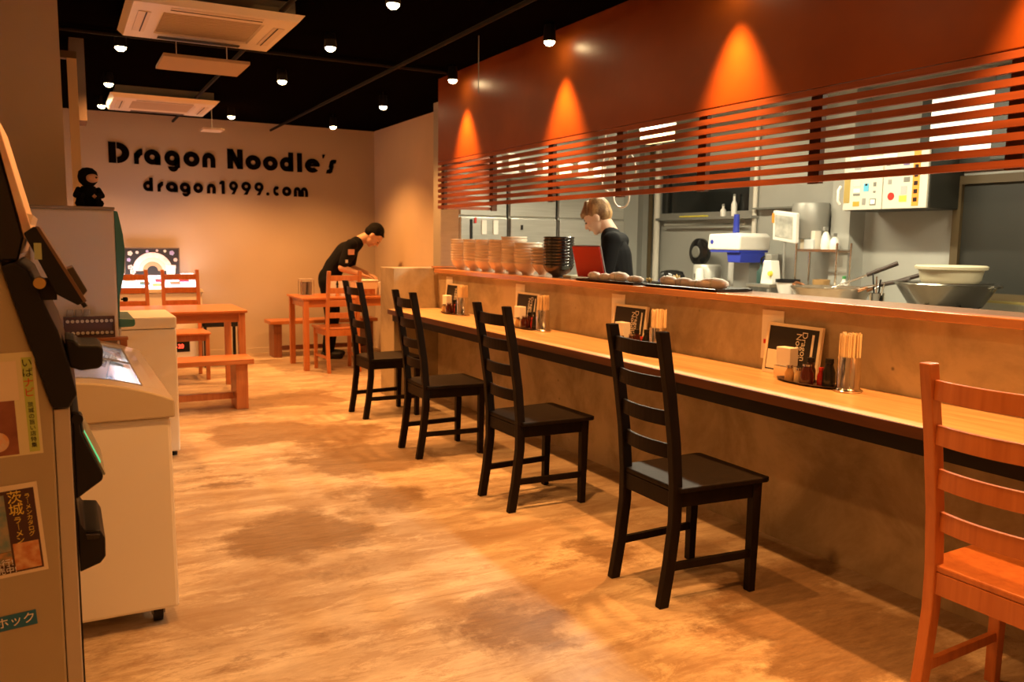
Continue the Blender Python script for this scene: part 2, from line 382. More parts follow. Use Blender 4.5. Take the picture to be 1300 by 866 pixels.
# ------------------------------------------------------------------ chairs
def make_chair(name, W, label, group):
    t = thing(name, label, 'chair', (0, 0, 0), 0, group)
    def post(y):
        # side profile of a rear post, flared foot, leaning back above the seat
        c = [(-.045, 0), (-.02, .15), (0.0, .32), (.0, .45), (-.015, .62), (-.045, .82), (-.085, 1.03)]
        f = [(p[0]-.021, p[1]) for p in c]; b_ = [(p[0]+.021, p[1]) for p in c]
        return MB().prism(f+b_[::-1], y-.0165, y+.0165, 'xz')
    for y in (-.158, .158): post(y).build('rear_post', W, t, .004)
    for y in (-.18, .18):
        m = MB(); m.prism([(.345, 0), (.375, 0), (.388, .435), (.345, .435)], y-.0175, y+.0175, 'xz'); m.build('front_leg', W, t, .003)
    m = MB(); m.prism([(-.012, -.142), (-.012, .142), (.0, .19), (.40, .212), (.418, .20), (.418, -.20), (.40, -.212), (.0, -.19)], .435, .455, 'xy'); m.build('seat', W, t, .005)
    # aprons
    box('rear_apron', W, -.012, .010, -.142, .142, .37, .434, t, .002)
    box('front_apron', W, .355, .375, -.163, .163, .375, .434, t, .002)
    for sgn in (-1, 1):
        m = MB(); m.prism([(.02, sgn*.150), (.02, sgn*.168), (.346, sgn*.188), (.346, sgn*.170)], .375, .434, 'xy'); m.build('side_apron', W, t, .002)
        m = MB(); m.prism([(-.02, sgn*.150), (-.02, sgn*.168), (.352, sgn*.188), (.352, sgn*.170)], .135, .165, 'xy'); m.build('stretcher', W, t, .002)
    # four curved ladder slats
    for (z0, z1) in ((.93, .985), (.805, .86), (.68, .735), (.555, .61)):
        m = MB(); n = 10; zc = (z0+z1)/2
        xo = -.015-(zc-.62)*.17 if zc > .62 else -.008
        A = [];
        for i in range(n+1):
            y = -.142+.284*i/n; bow = -.022*(1-(y/.142)**2)
            A.append((xo+bow, y))
        poly = [(x-.007, y) for x, y in A]+[(x+.007, y) for x, y in A[::-1]]
        m.prism(poly, z0, z1, 'xy'); m.build('back_slat', W, t, .002)
    return t
G = 'black ladder back chairs along the counter'
bc = make_chair('dining_chair', BLACKW, 'black wooden ladder back chair nearest the camera at the counter', G)
bc.location = (1.955, 2.50, 0); bc.rotation_euler = (0, 0, R(-1))
dup(bc, (1.965, 3.715, 0), R(1), 'black wooden ladder back chair, second black one from the camera at the counter')
dup(bc, (1.945, 4.87, 0), R(-1), 'black wooden ladder back chair, second black one from the low partition, at the counter')
dup(bc, (2.01, 6.12, 0), R(2), 'black wooden ladder back chair furthest along, beside the low partition')
oc = make_chair('dining_chair', ORANGEW, 'orange pine ladder back chair cut off by the right edge in the foreground', 'orange ladder back chairs')
oc.location = (2.135, 1.275, 0); oc.rotation_euler = (0, 0, R(0))
dup(oc, (2.49, 8.24, 0), R(90), 'orange pine ladder back chair in front of the table where a man leans over')
dup(oc, (1.02, 8.66, 0), R(-91), 'orange pine ladder back chair behind the left table, the one further right')
dup(oc, (.56, 8.66, 0), R(-89), 'orange pine ladder back chair behind the left table, half hidden by the teal fronted cabinet')

# ------------------------------------------------------------------ tables and benches
def make_table(name, x0, x1, y0, y1, h, label):
    t = thing(name, label, 'table', ((x0+x1)/2, (y0+y1)/2, 0)); a = (x1-x0)/2; b = (y1-y0)/2
    box('tabletop', ORANGEX, -a, a, -b, b, h-.022, h, t, .004)
    box('apron', ORANGEX, -a+.04, a-.04, -b+.035, b-.035, h-.10, h-.0225, t)
    for sx in (-1, 1):
        for sy in (-1, 1): box('leg', ORANGEW, sx*(a-.045)-.027, sx*(a-.045)+.027, sy*(b-.04)-.027, sy*(b-.04)+.027, 0, h-.0225, t, .003)
    return t
make_table('dining_table', .2, 1.37, 7.24, 8.0, .74, 'orange pine table with a bench before it, left of the aisle')
make_table('dining_table', 2.13, 3.32, 8.42, 9.08, .75, 'orange pine table that a man in black leans over')
def make_bench(x0, x1, y0, y1, h, label, W, WL):
    t = thing('wooden_bench', label, 'bench', ((x0+x1)/2, (y0+y1)/2, 0), 0, 'orange wooden benches'); a = (x1-x0)/2; b = (y1-y0)/2
    box('seat', W, -a, a, -b, b, h-.04, h, t, .004)
    for s in (-1, 1):
        box('leg', WL, s*(a-.09)-.045, s*(a-.09)+.045, -b+.03, b-.03, .0, h-.041, t, .003)
    box('stretcher', WL, -a+.14, a-.14, -.02, .02, .07, .12, t)
    return t
make_bench(.15, 1.31, 6.70, 7.02, .40, 'orange wooden bench in front of the left table', ORANGEX, ORANGEW)
make_bench(2.04, 3.3, 9.50, 9.82, .42, 'orange wooden bench against the back wall behind the man', ORANGEX, wood_mat('dark_orange_wood', (.20, .06, .02), (.28, .09, .03), .45, 'z'))
# black stool under / behind the left table
t = thing('black_stool', 'low black stool behind the left table against the back wall', 'stool', (1.46, 9.25, 0))
MB().box(-.2, .2, -.18, .18, .42, .5).build('seat', BLACK, t, .02)
for sx in (-1, 1):
    for sy in (-1, 1): box('leg', BLACK, sx*.17-.015, sx*.17+.015, sy*.15-.015, sy*.15+.015, 0, .42, t)

# ------------------------------------------------------------------ ceiling lamps
def spot(x, y, z, label, tilt=(0, 0), power=1.0, cone=118):
    t = thing('ceiling_spotlight', label, 'ceiling light', (x, y, z), 0, 'small round ceiling spotlights')
    q = Euler((tilt[0], tilt[1], 0)).to_matrix().to_4x4()
    MB().lathe([(.0, .10), (.030, .10), (.036, .07), (.040, 0), (.034, 0), (.030, .012), (.0, .012)], 20, q).build('housing', BLACK, t, smooth=40)
    MB().lathe([(0, -.026), (.018, -.022), (.031, -.010), (.034, .001), (.033, -.0005), (.028, .0115), (0, .0115)], 20, q).build('bulb', BULB, t, smooth=50)
    MB().cyl((0, 0, .09), (0, 0, 2.66-z), .006, seg=8).build('stem', BLACK, t)
    l = bpy.data.lights.new('spot_beam', 'SPOT'); l.energy = SPOT_W*power; l.color = WARM; l.spot_size = R(cone); l.spot_blend = .8; l.shadow_soft_size = .03
    lo = bpy.data.objects.new('spot_beam', l); C.objects.link(lo); lo.parent = t; lo.location = q @ Vector((0, 0, -.04)); lo.rotation_euler = (tilt[0], tilt[1], 0)
    return t
row3 = [(.1, ''), (1.5, ''), (2.98, ''), (4.49, ''), (5.92, ''), (7.36, ''), (8.93, '')]
n3 = ['lit ceiling spotlight over the counter behind the camera', 'lit ceiling spotlight above the orange chair by the red panel', 'lit ceiling spotlight washing the nearest bright streak on the red panel',
      'lit ceiling spotlight washing the middle bright streak on the red panel', 'lit ceiling spotlight washing the furthest bright streak on the red panel',
      'lit ceiling spotlight just left of the far end of the red panel', 'lit ceiling spotlight near the back right corner of the room']
for (y, _), lb in zip(row3, n3): spot(2.68 if y < 7 else 2.62, y+.05 if y < 7 else y, 2.55 if y < 7 else 2.53, lb, (0, 0), 1.6 if y < 7 else 1.0, 66 if y < 7 else 125)
for y, lb in ((-.5, 'lit ceiling spotlight of the middle row behind the camera'), (1.3, 'lit ceiling spotlight of the middle row above the near floor'), (2.9, 'lit ceiling spotlight of the middle row, before the one cut by the top edge'),
              (4.33, 'lit ceiling spotlight cut by the top edge of the photo, middle row'), (5.49, 'lit ceiling spotlight right of the large air conditioner'),
              (6.83, 'small dim looking ceiling spotlight between the two air conditioners, middle row'), (9.05, 'lit ceiling spotlight right of the far air conditioner, above the wall lettering')):
    spot(1.6, y, 2.57, lb, power=1.15 if y > 6 else .8, cone=118 if y > 6 else 96)
for y, lb in ((2.3, 'lit ceiling spotlight of the left row before the large air conditioner'), (6.2, 'lit ceiling spotlight left of the large air conditioner'), (7.7, 'lit ceiling spotlight left, between the two air conditioners'), (9.0, 'lit ceiling spotlight at the left end of the far air conditioner')):
    spot(.41, y, 2.57, lb, power=.8)

# ------------------------------------------------------------------ air conditioners
def aircon(cx_, cy_, label):
    t = thing('air_conditioner', label, 'air conditioner', (cx_, cy_, 2.55), 0, 'ceiling cassette air conditioners')
    a = .455
    MB().box(-.41, .41, -.41, .41, .036, .109).build('casing', GREYD, t)
    m = MB()   # chamfered face panel: a frame with open middle
    for (o1, z1, o2, z2) in ((a, .035, a-.03, .0), (a-.03, .0, .27, .0), (.27, .0, .26, .012)):
        A = [m.bm.verts.new((sx*o1, sy*o1, z1)) for sx, sy in ((-1, -1), (1, -1), (1, 1), (-1, 1))]
        B = [m.bm.verts.new((sx*o2, sy*o2, z2)) for sx, sy in ((-1, -1), (1, -1), (1, 1), (-1, 1))]
        for i in range(4): m.bm.faces.new((A[i], A[(i+1) % 4], B[(i+1) % 4], B[i]))
    m.build('face_panel', WHITE, t)
    m = MB(); m.box(-.26, .26, -.26, .26, .013, .02)
    for k in range(14):
        y = -.24+k*.037; m.box(-.255, .255, y, y+.02, .008, .0128)
    m.build('intake_grille', mat('grille_tan', (.55, .47, .37), .6), t)
    for ang in range(4):
        M = Matrix.Rotation(ang*PI/2, 4, 'Z')
        lv = MB().box(-.24, .24, .325, .39, -.004, -.0008, M).build('louver', GREYD if ang in (0,) else WHITE2, t)
        MB().box(-.24, .24, .345, .352, -.0065, -.0043, M).build('air_slot', BLACK, lv)
    return t
aircon(.82, 5.31, 'large white ceiling cassette air conditioner nearest the camera')
aircon(.90, 8.66, 'white ceiling cassette air conditioner above the wall lettering')
t = thing('deflector_board', 'pale board hanging on wires beyond the near air conditioner', 'board', (.84, 5.70, 2.405))
MB().box(-.25, .25, -.22, .22, 0, .02).build('board', mat('shaded_board', (.42, .33, .24), .7), t, .003)  # pale board coloured tan all over, the shade of its underside in the colour
for x in (-.15, .15): MB().cyl((x, 0, .02), (x, 0, .144), .003, seg=6).build('wire', WHITE2, t)
t = thing('deflector_board', 'small pale board hanging at the far air conditioner', 'board', (1.42, 9.12, 2.42))
MB().box(-.10, .10, -.12, .12, 0, .02).build('board', WHITE2, t, .003)
MB().cyl((0, 0, .02), (0, 0, .24), .003, seg=6).build('wire', WHITE2, t)

# ------------------------------------------------------------------ lettering on the back wall
class Glyph:
    # thick round geometric letters made of arcs and bars, unit x-height = 1
    def __init__(s, th): s.th = th; s.m = MB()
    def arc(s, cx, cz, ro, ri, a0, a1, sx=1, n=28):
        A = []; B = []
        for i in range(n+1):
            a = R(a0+(a1-a0)*i/n); A.append((cx+ro*sx*math.cos(a), cz+ro*math.sin(a))); B.append((cx+ri*sx*math.cos(a), cz+ri*math.sin(a)))
        for i in range(n): s.m.prism([A[i], A[i+1], B[i+1], B[i]], 0, s.th)
    def bar(s, x0, x1, z0, z1): s.m.prism([(x0, z0), (x1, z0), (x1, z1), (x0, z1)], 0, s.th)
    def poly(s, p): s.m.prism(p, 0, s.th)
def glyph(ch, w_, h, xh, th):
    """w_ width, xh x-height, h cap height"""
    g = Glyph(th); r = xh/2; k = w_/xh; st = min(w_*.36, xh*.36)
    ri = r*.30
    if ch in 'ao': g.arc(w_/2, r, r, ri, 0, 360, k)
    if ch == 'a': g.bar(w_-st, w_, 0, r)
    if ch == 'g':
        g.arc(w_/2, r, r, ri, 0, 360, k); g.bar(w_-st, w_, -xh*.12, r); g.arc(w_*.56, -xh*.05, xh*.34, xh*.02, 180, 360, k)
    if ch == 'd': g.arc(w_/2, r, r, ri, 0, 360, k*.98); g.bar(w_-st, w_, 0, h)
    if ch == 'D':
        g.bar(0, w_*.36, 0, h); g.arc(w_*.40, h/2, h/2, h*.20, -90, 90, w_*.6/(h/2))
    if ch == 'r': g.bar(0, w_*.55, 0, xh*.7); g.arc(w_*.98, xh*.40, xh*.60, xh*.18, 88, 180, w_*.98/(xh*.6))
    if ch == 'n': g.bar(0, w_*.38, 0, xh*.55); g.bar(w_*.62, w_, 0, xh*.55); g.arc(w_/2, xh*.5, xh*.5, xh*.12, 0, 180, k)
    if ch == 'm':
        for a in (0, w_*.5):
            q = w_*.5; g.bar(a, a+q*.45, 0, xh*.55); g.bar(a+q*.62, a+q+(.02*w_), 0, xh*.55); g.arc(a+q/2, xh*.52, xh*.48, xh*.12, 0, 180, q/(xh*.96))
    if ch == 'N': g.bar(0, w_*.36, 0, h); g.bar(w_*.64, w_, 0, h); g.poly([(0, h), (w_*.36, h), (w_, 0), (w_*.64, 0)])
    if ch in 'l': g.bar(0, w_, 0, h)
    if ch == '1': g.bar(w_*.4, w_, 0, h); g.poly([(0, h*.86), (w_*.45, h), (w_*.45, h*.74), (0, h*.70)])
    if ch == 'e': g.arc(w_/2, r, r, ri, 0, 318, k); g.bar(w_*.3, w_*.97, r-.05*xh, r+.12*xh)
    if ch == 'c': g.arc(w_*.56, r, r, ri, 45, 315, k)
    if ch == '9': g.arc(w_/2, h*.64, h*.36, h*.12, 0, 360, w_/(h*.72)); g.poly([(w_*.98, h*.60), (w_*.60, 0), (w_*.22, 0), (w_*.55, h*.36)])
    if ch == '.': g.arc(w_/2, w_/2, w_/2, 0, 0, 360)
    if ch == "'": g.poly([(0, h), (w_, h), (w_*.5, h*.8), (w_*.1, h*.8)])
    if ch == 's':
        g.poly([(-w_*.02, 0), (w_*.42, 0), (w_*.62, xh*.12), (w_*.78, xh*.56), (w_*.34, xh*.56), (w_*.28, xh*.3), (w_*.06, xh*.26)])
        g.poly([(w_*.24, xh*.44), (w_*.70, xh*.44), (w_*.76, xh*.72), (w_*.98, xh*.76), (w_*1.08, xh), (w_*.60, xh), (w_*.40, xh*.88)])
    return g.m
def lettering(name, label, items, z0, h, xh, y=10.048):
    t = thing(name, label, 'sign', (items[0][1], y, z0))
    for ch, xa, xb in items:
        m = glyph(ch, xb-xa, h, xh, -.008)
        m.build('letter', SIGN, t, loc=(xa-items[0][1], 0, 0))
X1 = (0.503, 0.707, 0.751, 0.837, 0.851, 1.017, 1.056, 1.215, 1.252, 1.422, 1.449, 1.59, 1.72, 1.89, 1.918, 2.092, 2.114, 2.284, 2.306, 2.464, 2.509, 2.567, 2.601, 2.779, 2.81, 2.845, 2.857, 2.975)
X2 = (0.829, 0.93, 0.975, 1.034, 1.06, 1.184, 1.204, 1.316, 1.346, 1.449, 1.49, 1.584, 1.626, 1.683, 1.732, 1.828, 1.866, 1.974, 2.012, 2.115, 2.143, 2.181, 2.221, 2.299, 2.328, 2.435, 2.464, 2.629)
lettering('wall_lettering', 'large black letters reading Dragon Noodles on the back wall', [(c, X1[2*i], X1[2*i+1]) for i, c in enumerate("DragonNoodle's")], 2.125, .22, .165)
lettering('wall_lettering_address', 'smaller black letters of a web address below the shop name', [(c, X2[2*i], X2[2*i+1]) for i, c in enumerate("dragon1999.com")], 1.838, .148, .112)

# ------------------------------------------------------------------ kitchen
# windows and dark panel
def window(n, x, y0, y1, z0, z1, gm, fm, fw=.05):
    f = MB()
    f.box(x-.05, x, y0, y1, z0-fw, z0).box(x-.05, x, y0, y1, z1, z1+fw).box(x-.05, x, y0-fw, y0, z0-fw, z1+fw).box(x-.05, x, y1, y1+fw, z0-fw, z1+fw)
    o = struct(f.build('window_%d' % n, fm))
    MB().box(x-.02, x-.005, y0, y1, z0, z1).build('pane', gm, o)
    return o
window(1, 5.8, 5.99, 7.33, 1.66, 2.12, DGLASS, GREYM)
window(2, 5.8, 1.2, 3.86, 1.02, 1.79, DBOX, BROWNF, .06)
tag(box('window_sill', GREYM, 5.70, 5.80, 5.9, 7.34, 1.585, 1.61), 'grey metal ledge under the dark kitchen window', 'ledge')
tag(MB().tube([(5.72, 7.2, 1.54), (5.72, 6.0, 1.54)], .014).build('wall_rail', CHROME, smooth=40), 'metal rail under the dark kitchen window', 'rail')
tag(MB().cyl((5.77, 5.93, .9), (5.77, 5.93, 2.6), .022).build('wall_pipe', WHITE2, smooth=40), 'pale pipe running up the kitchen wall right of the dark window', 'pipe')
tag(box('wall_duct', GREYD, 5.70, 5.8, 5.28, 5.9, 1.665, 1.68), 'thin dark rail on the grey kitchen wall beside the window', 'rail')
t = thing('lit_wall_light', 'bright white light panel in a dark frame high on the kitchen wall', 'light', (5.8, 3.83, 2.16))
box('frame', DBOX, -.07, 0, -.38, .38, -.26, .32, t)
box('diffuser', PANEL_LIT, -.085, -.071, -.27, .29, -.17, .26, t)
tag(box('range_hood', DBOX, 5.35, 5.8, 1.4, 3.42, 1.9, 2.5, bevel=.01), 'dark extractor hood above the dark panel at the right of the kitchen', 'hood')
for k, (x, y) in enumerate([(4.3, 1.8), (4.3, 3.9), (4.25, 5.8)]):
    t = thing('kitchen_tube_lamp', ['lit tube lamp on the kitchen ceiling above the stove end', 'lit tube lamp on the kitchen ceiling behind the slats, middle', 'lit tube lamp on the kitchen ceiling nearest the refrigerators'][k], 'ceiling light', (x, y, 2.54), 0, 'kitchen ceiling tube lamps')
    box('base', WHITE, -.07, .07, -.62, .62, .02, .06, t)
    MB().cyl((0, -.6, 0), (0, .6, 0), .018).build('tube', TUBE, t, smooth=40)
    l = bpy.data.lights.new('tube_light', 'AREA'); l.shape = 'RECTANGLE'; l.size = .12; l.size_y = 1.2; l.energy = KIT_W; l.color = KIT
    lo = bpy.data.objects.new('tube_light', l); C.objects.link(lo); lo.parent = t; lo.location = (0, 0, -.03)
t = thing('hanging_tube_lamp', 'small warm lit lamp box seen between the slats above the cook', 'lamp', (4.6, 5.93, 2.30))
box('lamp_box', WHITE, -.05, .05, -.19, .19, .005, .06, t)
box('lamp_diffuser', mat('lit_warm_diffuser', (.9, .7, .4), .5, emis=(1, .72, .34), es=2.2), -.045, .045, -.18, .18, -.09, .004, t)
MB().cyl((0, 0, .06), (0, 0, .30), .006, seg=6).build('cord', WHITE, t)

# refrigerators facing the camera along the far kitchen wall
frs = [(3.22, 3.71, 'stainless kitchen refrigerator furthest left with papers stuck on its door'), (3.735, 4.25, 'stainless kitchen refrigerator in the middle, behind the pale bowls'), (4.275, 5.05, 'stainless kitchen refrigerator behind the black bowls and the cook')]
for i, (a, b, lb) in enumerate(frs):
    t = thing('refrigerator', lb, 'refrigerator', ((a+b)/2, 7.03, 0), 0, 'stainless kitchen refrigerators'); h = (b-a)/2
    box('body', STEEL, -h, h, .0, .41, .1, 1.93, t)
    up_ = box('door', STEEL, -h+.006, h-.006, -.035, -.001, .86, 1.56, t, .006)
    lo_ = box('door', STEEL, -h+.006, h-.006, -.035, -.001, .14, .85, t, .006)
    for d, z in ((up_, 1.0), (lo_, .7)): MB().box(h-.05, h-.025, -.06, -.0355, z-.07, z+.07).build('handle', BLACK, d, .004)
    box('top_panel', STEEL, -h+.006, h-.006, -.02, -.001, 1.575, 1.92, t, .006)
    for sx in (-1, 1): MB().cyl((sx*(h-.05), .06, 0), (sx*(h-.05), .06, .1), .02).build('foot', BLACK, t)
for x, z, w_, h_, m_, lb in ((3.46, 1.47, .05, .13, PAPER, 'white slip of paper on the left refrigerator door, the left one of two'), (3.58, 1.47, .05, .13, PAPER, 'white slip of paper on the left refrigerator door, the right one of two'),
                        (3.33, 1.44, .022, .20, BLACK, 'black thermometer strip hanging on the left refrigerator door'), (3.37, 1.53, .022, .05, REDP, 'small red clip on the left refrigerator door'), (3.86, 1.475, .02, .045, BLACK, 'small black magnet on the middle refrigerator door')):
    tag(box('door_note', m_, x-w_/2, x+w_/2, 6.985, 6.994, z-h_/2, z+h_/2), lb, 'note')
# shelf above the refrigerators with stacked containers, seen between the slats
t = thing('wall_shelf', 'wire shelf above the refrigerators seen through the slats', 'shelf', (4.0, 6.75, 1.9))
box('shelf_board', GREYM, -.7, .75, -.15, .25, .03, .05, t)
for x in (-.65, .7): box('bracket', GREYM, x-.012, x+.012, -.13, .23, .051, .70, t)
k = 0
for x, w_, h_, m_ in ((3.42, .16, .10, WHITE), (3.62, .12, .16, WHITE2), (3.80, .14, .08, STEEL), (3.98, .13, .15, WHITE), (4.16, .15, .10, CREAMB), (4.36, .12, .13, WHITE), (4.54, .14, .09, WHITE2)):
    lbs = ['white tub at the left end of the shelf over the refrigerators', 'tall off-white tub, second from the left on the shelf over the refrigerators', 'low steel pan on the shelf over the refrigerators', 'tall white tub in the middle of the shelf over the refrigerators',
           'cream tub on the shelf over the refrigerators', 'white tub second from the right on the shelf over the refrigerators', 'off-white tub at the right end of the shelf over the refrigerators']
    t = thing('storage_tub', lbs[k], 'tub', (x, 6.78, 1.951), 0, 'tubs on the shelf over the refrigerators'); k += 1
    MB().prism([(-w_/2+.012, 0), (w_/2-.012, 0), (w_/2, h_), (-w_/2, h_)], -.06, .06).build('body', m_, t, .004)
    box('lid', WHITE, -w_/2-.004, w_/2+.004, -.066, .066, h_+.0005, h_+.012, t, .003)

# counter run along the right kitchen wall
t = thing('kitchen_counter', 'stainless work counter along the grey kitchen wall', 'counter', (5.45, 0, 0))
box('worktop', STEEL, -.33, .34, 5.42, 7.3, .84, .87, t, .004)
box('cabinet', GREYM, -.28, .34, 5.42, 7.3, .1, .839, t)
box('plinth', BLACK, -.24, .34, 5.42, 7.3, 0, .099, t)
t = thing('gas_stove', 'stainless stove run under the pans at the kitchen wall', 'stove', (5.4, 0, 0))
box('body', STEEL, -.32, .38, 2.6, 5.08, .1, .88, t, .004)
box('plinth', BLACK, -.28, .38, 2.6, 5.08, 0, .099, t)
for y in (3.62, 4.55):
    m = MB()
    for a in range(6):
        c_, s_ = math.cos(a*PI/3), math.sin(a*PI/3); m.box(.05, .235, -.008, .008, 0, .045, Matrix.Translation((-.10, y, .881)) @ Matrix.Rotation(a*PI/3, 4, 'Z'))
    m.lathe([(.20, 0), (.215, 0), (.215, .012), (.20, .012)], 24, Matrix.Translation((-.10, y, .881)))
    m.build('trivet', BLACK, t)
tag(box('splash_tiles', TILE, 5.775, 5.799, 1.0, 3.95, .88, .955), 'row of white tiles under the dark panel at the right', 'tiles')
tag(box('wall_ledge', BRASSY, 5.7, 5.8, 1.0, 3.95, .957, .972), 'narrow yellowish ledge under the dark panel', 'ledge')

# big flared pan with cream basket on top
t = thing('large_pan', 'large dark steel flared pan on the stove at right', 'pan', (5.30, 3.62, .928))
MB().lathe([(0, .0), (.20, .0), (.225, .012), (.315, .155), (.33, .165), (.325, .172), (.300, .158), (.215, .02), (0, .012)], 40).build('bowl', KSTEEL, t, smooth=50)
for s in (-1, 1):
    MB().tube([(-.04, s*.32, .15), (-.045, s*.36, .16), (0, s*.375, .162), (.045, s*.36, .16), (.04, s*.32, .15)], .008).build('handle', KSTEEL, t, smooth=50)
t = thing('cream_basin', 'round cream basin resting on the large dark pan', 'basin', (5.31, 3.60, 1.101))
MB().lathe([(0, 0), (.175, 0), (.188, .02), (.20, .085), (.222, .09), (.226, .108), (.214, .116), (.192, .106), (.182, .03), (0, .012)], 40).build('bowl', CREAMB, t, smooth=50)
tag(MB().lathe([(0, 0), (.24, 0), (.262, .006), (.262, -.004), (0, -.006)], 36, Matrix.Translation((5.31, 3.60, 1.098))).build('rim_plate', KSTEEL, smooth=40), 'flat steel rim plate between the dark pan and the cream basin', 'plate')
# shallow pan with handles
t = thing('shallow_pan', 'wide shallow steel pan with loop handles on the stove', 'pan', (5.24, 4.53, .928))
MB().lathe([(0, 0), (.25, 0), (.285, .07), (.30, .085), (.302, .096), (.29, .092), (.24, .012), (0, .010)], 40).build('bowl', mat('copper_toned_steel', (.52, .42, .32), .25, .85), t, smooth=50)
for s in (-1, 1):
    MB().tube([(-.05, s*.29, .08), (-.05, s*.34, .10), (0, s*.355, .115), (.05, s*.34, .10), (.05, s*.29, .08)], .010).build('handle', mat('copper_handle', (.50, .22, .10), .3, .8), t, smooth=50)
def ladle(x, y, z, yaw, tilt, label, L_=.42):
    t = thing('ladle', label, 'ladle', (x, y, z), yaw, 'ladles in the shallow pan')
    d = Vector((math.cos(tilt), 0, math.sin(tilt)))
    MB().tube([d*0, d*L_*.55], .009).build('shaft', CHROME, t, smooth=50)
    MB().tube([d*L_*.55, d*L_], .016).build('handle', mat('dark_grip', (.05, .03, .02), .5), t, smooth=50)
    MB().lathe([(0, -.03), (.03, -.024), (.048, 0), (.044, 0), (.027, -.02), (0, -.026)], 20, Matrix.Translation((-.02, 0, .01))).build('bowl', CHROME, t, smooth=50)
ladle(5.14, 4.45, 1.015, R(-62), R(24), 'long ladle with dark grip leaning highest over the shallow pan', .50)
ladle(5.16, 4.33, 1.01, R(-70), R(12), 'dark gripped ladle lying lower beside the long ladle', .46)
ladle(5.35, 4.28, 1.01, R(-58), R(20), 'ladle leaning behind the other two ladles', .36)
t = thing('utensil_cup', 'steel cup of utensils between the shallow pan and the large pan', 'cup', (5.22, 4.10, .881))
MB().lathe([(0, 0), (.05, 0), (.055, .12), (.050, .12), (.046, .006), (0, .006)], 20).build('cup', CHROME, t, smooth=50)
for k in range(4): MB().tube([(.0, .01*k-.015, .02), (.02*k-.03, .05*k-.08, .20+.02*k)], .006).build('utensil', BLACK if k % 2 else CHROME, t, smooth=50)
t = thing('sauce_bottle', 'small white bottle with green cap behind the ladles', 'bottle', (5.6, 4.72, .881))
MB().lathe([(0, 0), (.028, 0), (.03, .15), (.014, .18), (.014, .19), (0, .19)], 16).build('body', WHITE, t, smooth=50); MB().cyl((0, 0, .1905), (0, 0, .215), .015).build('cap', GREENP, t, smooth=50)

# sticker covered control cabinet
t = thing('wall_cabinet', 'white wall cabinet with many stickers on its front and a dark side', 'cabinet', (5.42, 3.88, 1.61))
box('cabinet_body', DBOX, .0, .38, 0, .73, 0, .46, t, .01)
box('left_door', mat('door_off_white', (.58, .55, .46), .4), -.022, -.0005, .375, .725, .004, .456, t, .004)
box('right_door', bpy.data.materials['door_off_white'], -.022, -.0005, .005, .368, .004, .456, t, .004)
def stick(y, z, w_, h_, m_, nm='sticker'): return box(nm, m_, -.0245, -.0225, y-w_/2, y+w_/2, z-h_/2, z+h_/2, t)
stick(.69, .17, .055, .22, BRASSY, 'gold_sticker'); stick(.60, .12, .06, .016, GREYD); stick(.60, .205, .07, .05, mat('pale_blue', (.45, .50, .50), .5))
stick(.60, .05, .06, .035, ORG); stick(.60, .15, .06, .03, PAPER); stick(.515, .17, .045, .06, mat('sky_blue_sticker', (.10, .42, .62), .5), 'blue_sticker'); stick(.515, .19, .02, .015, YELLOW)
stick(.55, .27, .13, .05, PAPER); stick(.45, .27, .10, .05, PAPER); stick(.60, .33, .06, .045, GREYM); stick(.45, .36, .15, .07, PAPER); stick(.62, .40, .10, .04, PAPER)
stick(.45, .06, .055, .05, GREYD); 
box('sticker', PAPER, -.0262, -.0246, .43, .47, .045, .078, t)
stick(.53, .065, .03, .05, GREYM); stick(.44, .19, .025, .03, GREYD); stick(.44, .135, .02, .015, GREYD)
o = MB().lathe([(0, 0), (.028, 0), (.028, .002), (0, .002)], 24, Matrix.Translation((-.0225, .295, .095)) @ Matrix.Rotation(-PI/2, 4, 'Y')).build('red_sticker', REDP, t)
stick(.19, .135, .05, .06, mat('pink_sticker', (.75, .38, .36), .5), 'pink_sticker'); stick(.195, .075, .062, .045, YELLOW, 'yellow_sticker'); stick(.17, .21, .05, .035, GREYD)
stick(.31, .20, .03, .035, GREYM); stick(.18, .33, .05, .035, mat('violet_sticker', (.14, .10, .32), .5), 'violet_sticker'); stick(.33, .33, .03, .025, GREYD); stick(.32, .40, .12, .05, PAPER)
s_ = stick(.095, .22, .055, .40, ORG, 'orange_sticker')
for k in range(6): box('dark_mark', DARK, -.0262, -.0246, .08, .11, .05+k*.058, .08+k*.058, t)
MB().tube([(-.03, .745, .05), (-.05, .75, .08), (-.05, .75, .16), (-.03, .745, .19)], .01).build('handle', WHITE, t, smooth=50)

# ice shaver on the work counter
t = thing('ice_shaver', 'white and blue ice shaving machine with a blue lever on the kitchen counter', 'machine', (5.42, 5.73, .871))
box('base', GREYM, -.17, .17, -.20, .20, 0, .05, t, .01)
box('column', GREYM, .02, .15, -.10, .10, .051, .43, t, .01)
MB().prism([(-.20, .42), (.20, .42), (.21, .45), (.195, .56), (-.17, .57), (-.21, .54)], -.20, .16, 'yz').build('head', WHITE, t, .012)
MB().prism([(-.19, .40), (.18, .40), (.18, .419), (-.19, .419)], -.19, .15, 'yz').build('head_trim', BLUE, t)
MB().prism([(-.18, .31), (-.03, .31), (-.01, .399), (-.19, .399)], -.17, .12, 'yz').build('ice_hopper', BLUE, t, .006)
MB().lathe([(.026, .566), (.030, .572), (.024, .74), (0, .74)], 16, Matrix.Translation((-.02, .04, 0))).build('lever_post', BLUE, t, smooth=40)
o = MB().lathe([(0, 0), (.02, 0), (.02, .003), (0, .003)], 20, Matrix.Translation((-.2005, .15, .49)) @ Matrix.Rotation(-PI/2, 4, 'Y')).build('badge', BLUE, t)
MB().lathe([(0, 0), (.08, 0), (.085, .012), (.02, .02), (0, .02)], 20, Matrix.Translation((-.07, -.15, .051))).build('ice_tray', CHROME, t, smooth=40)
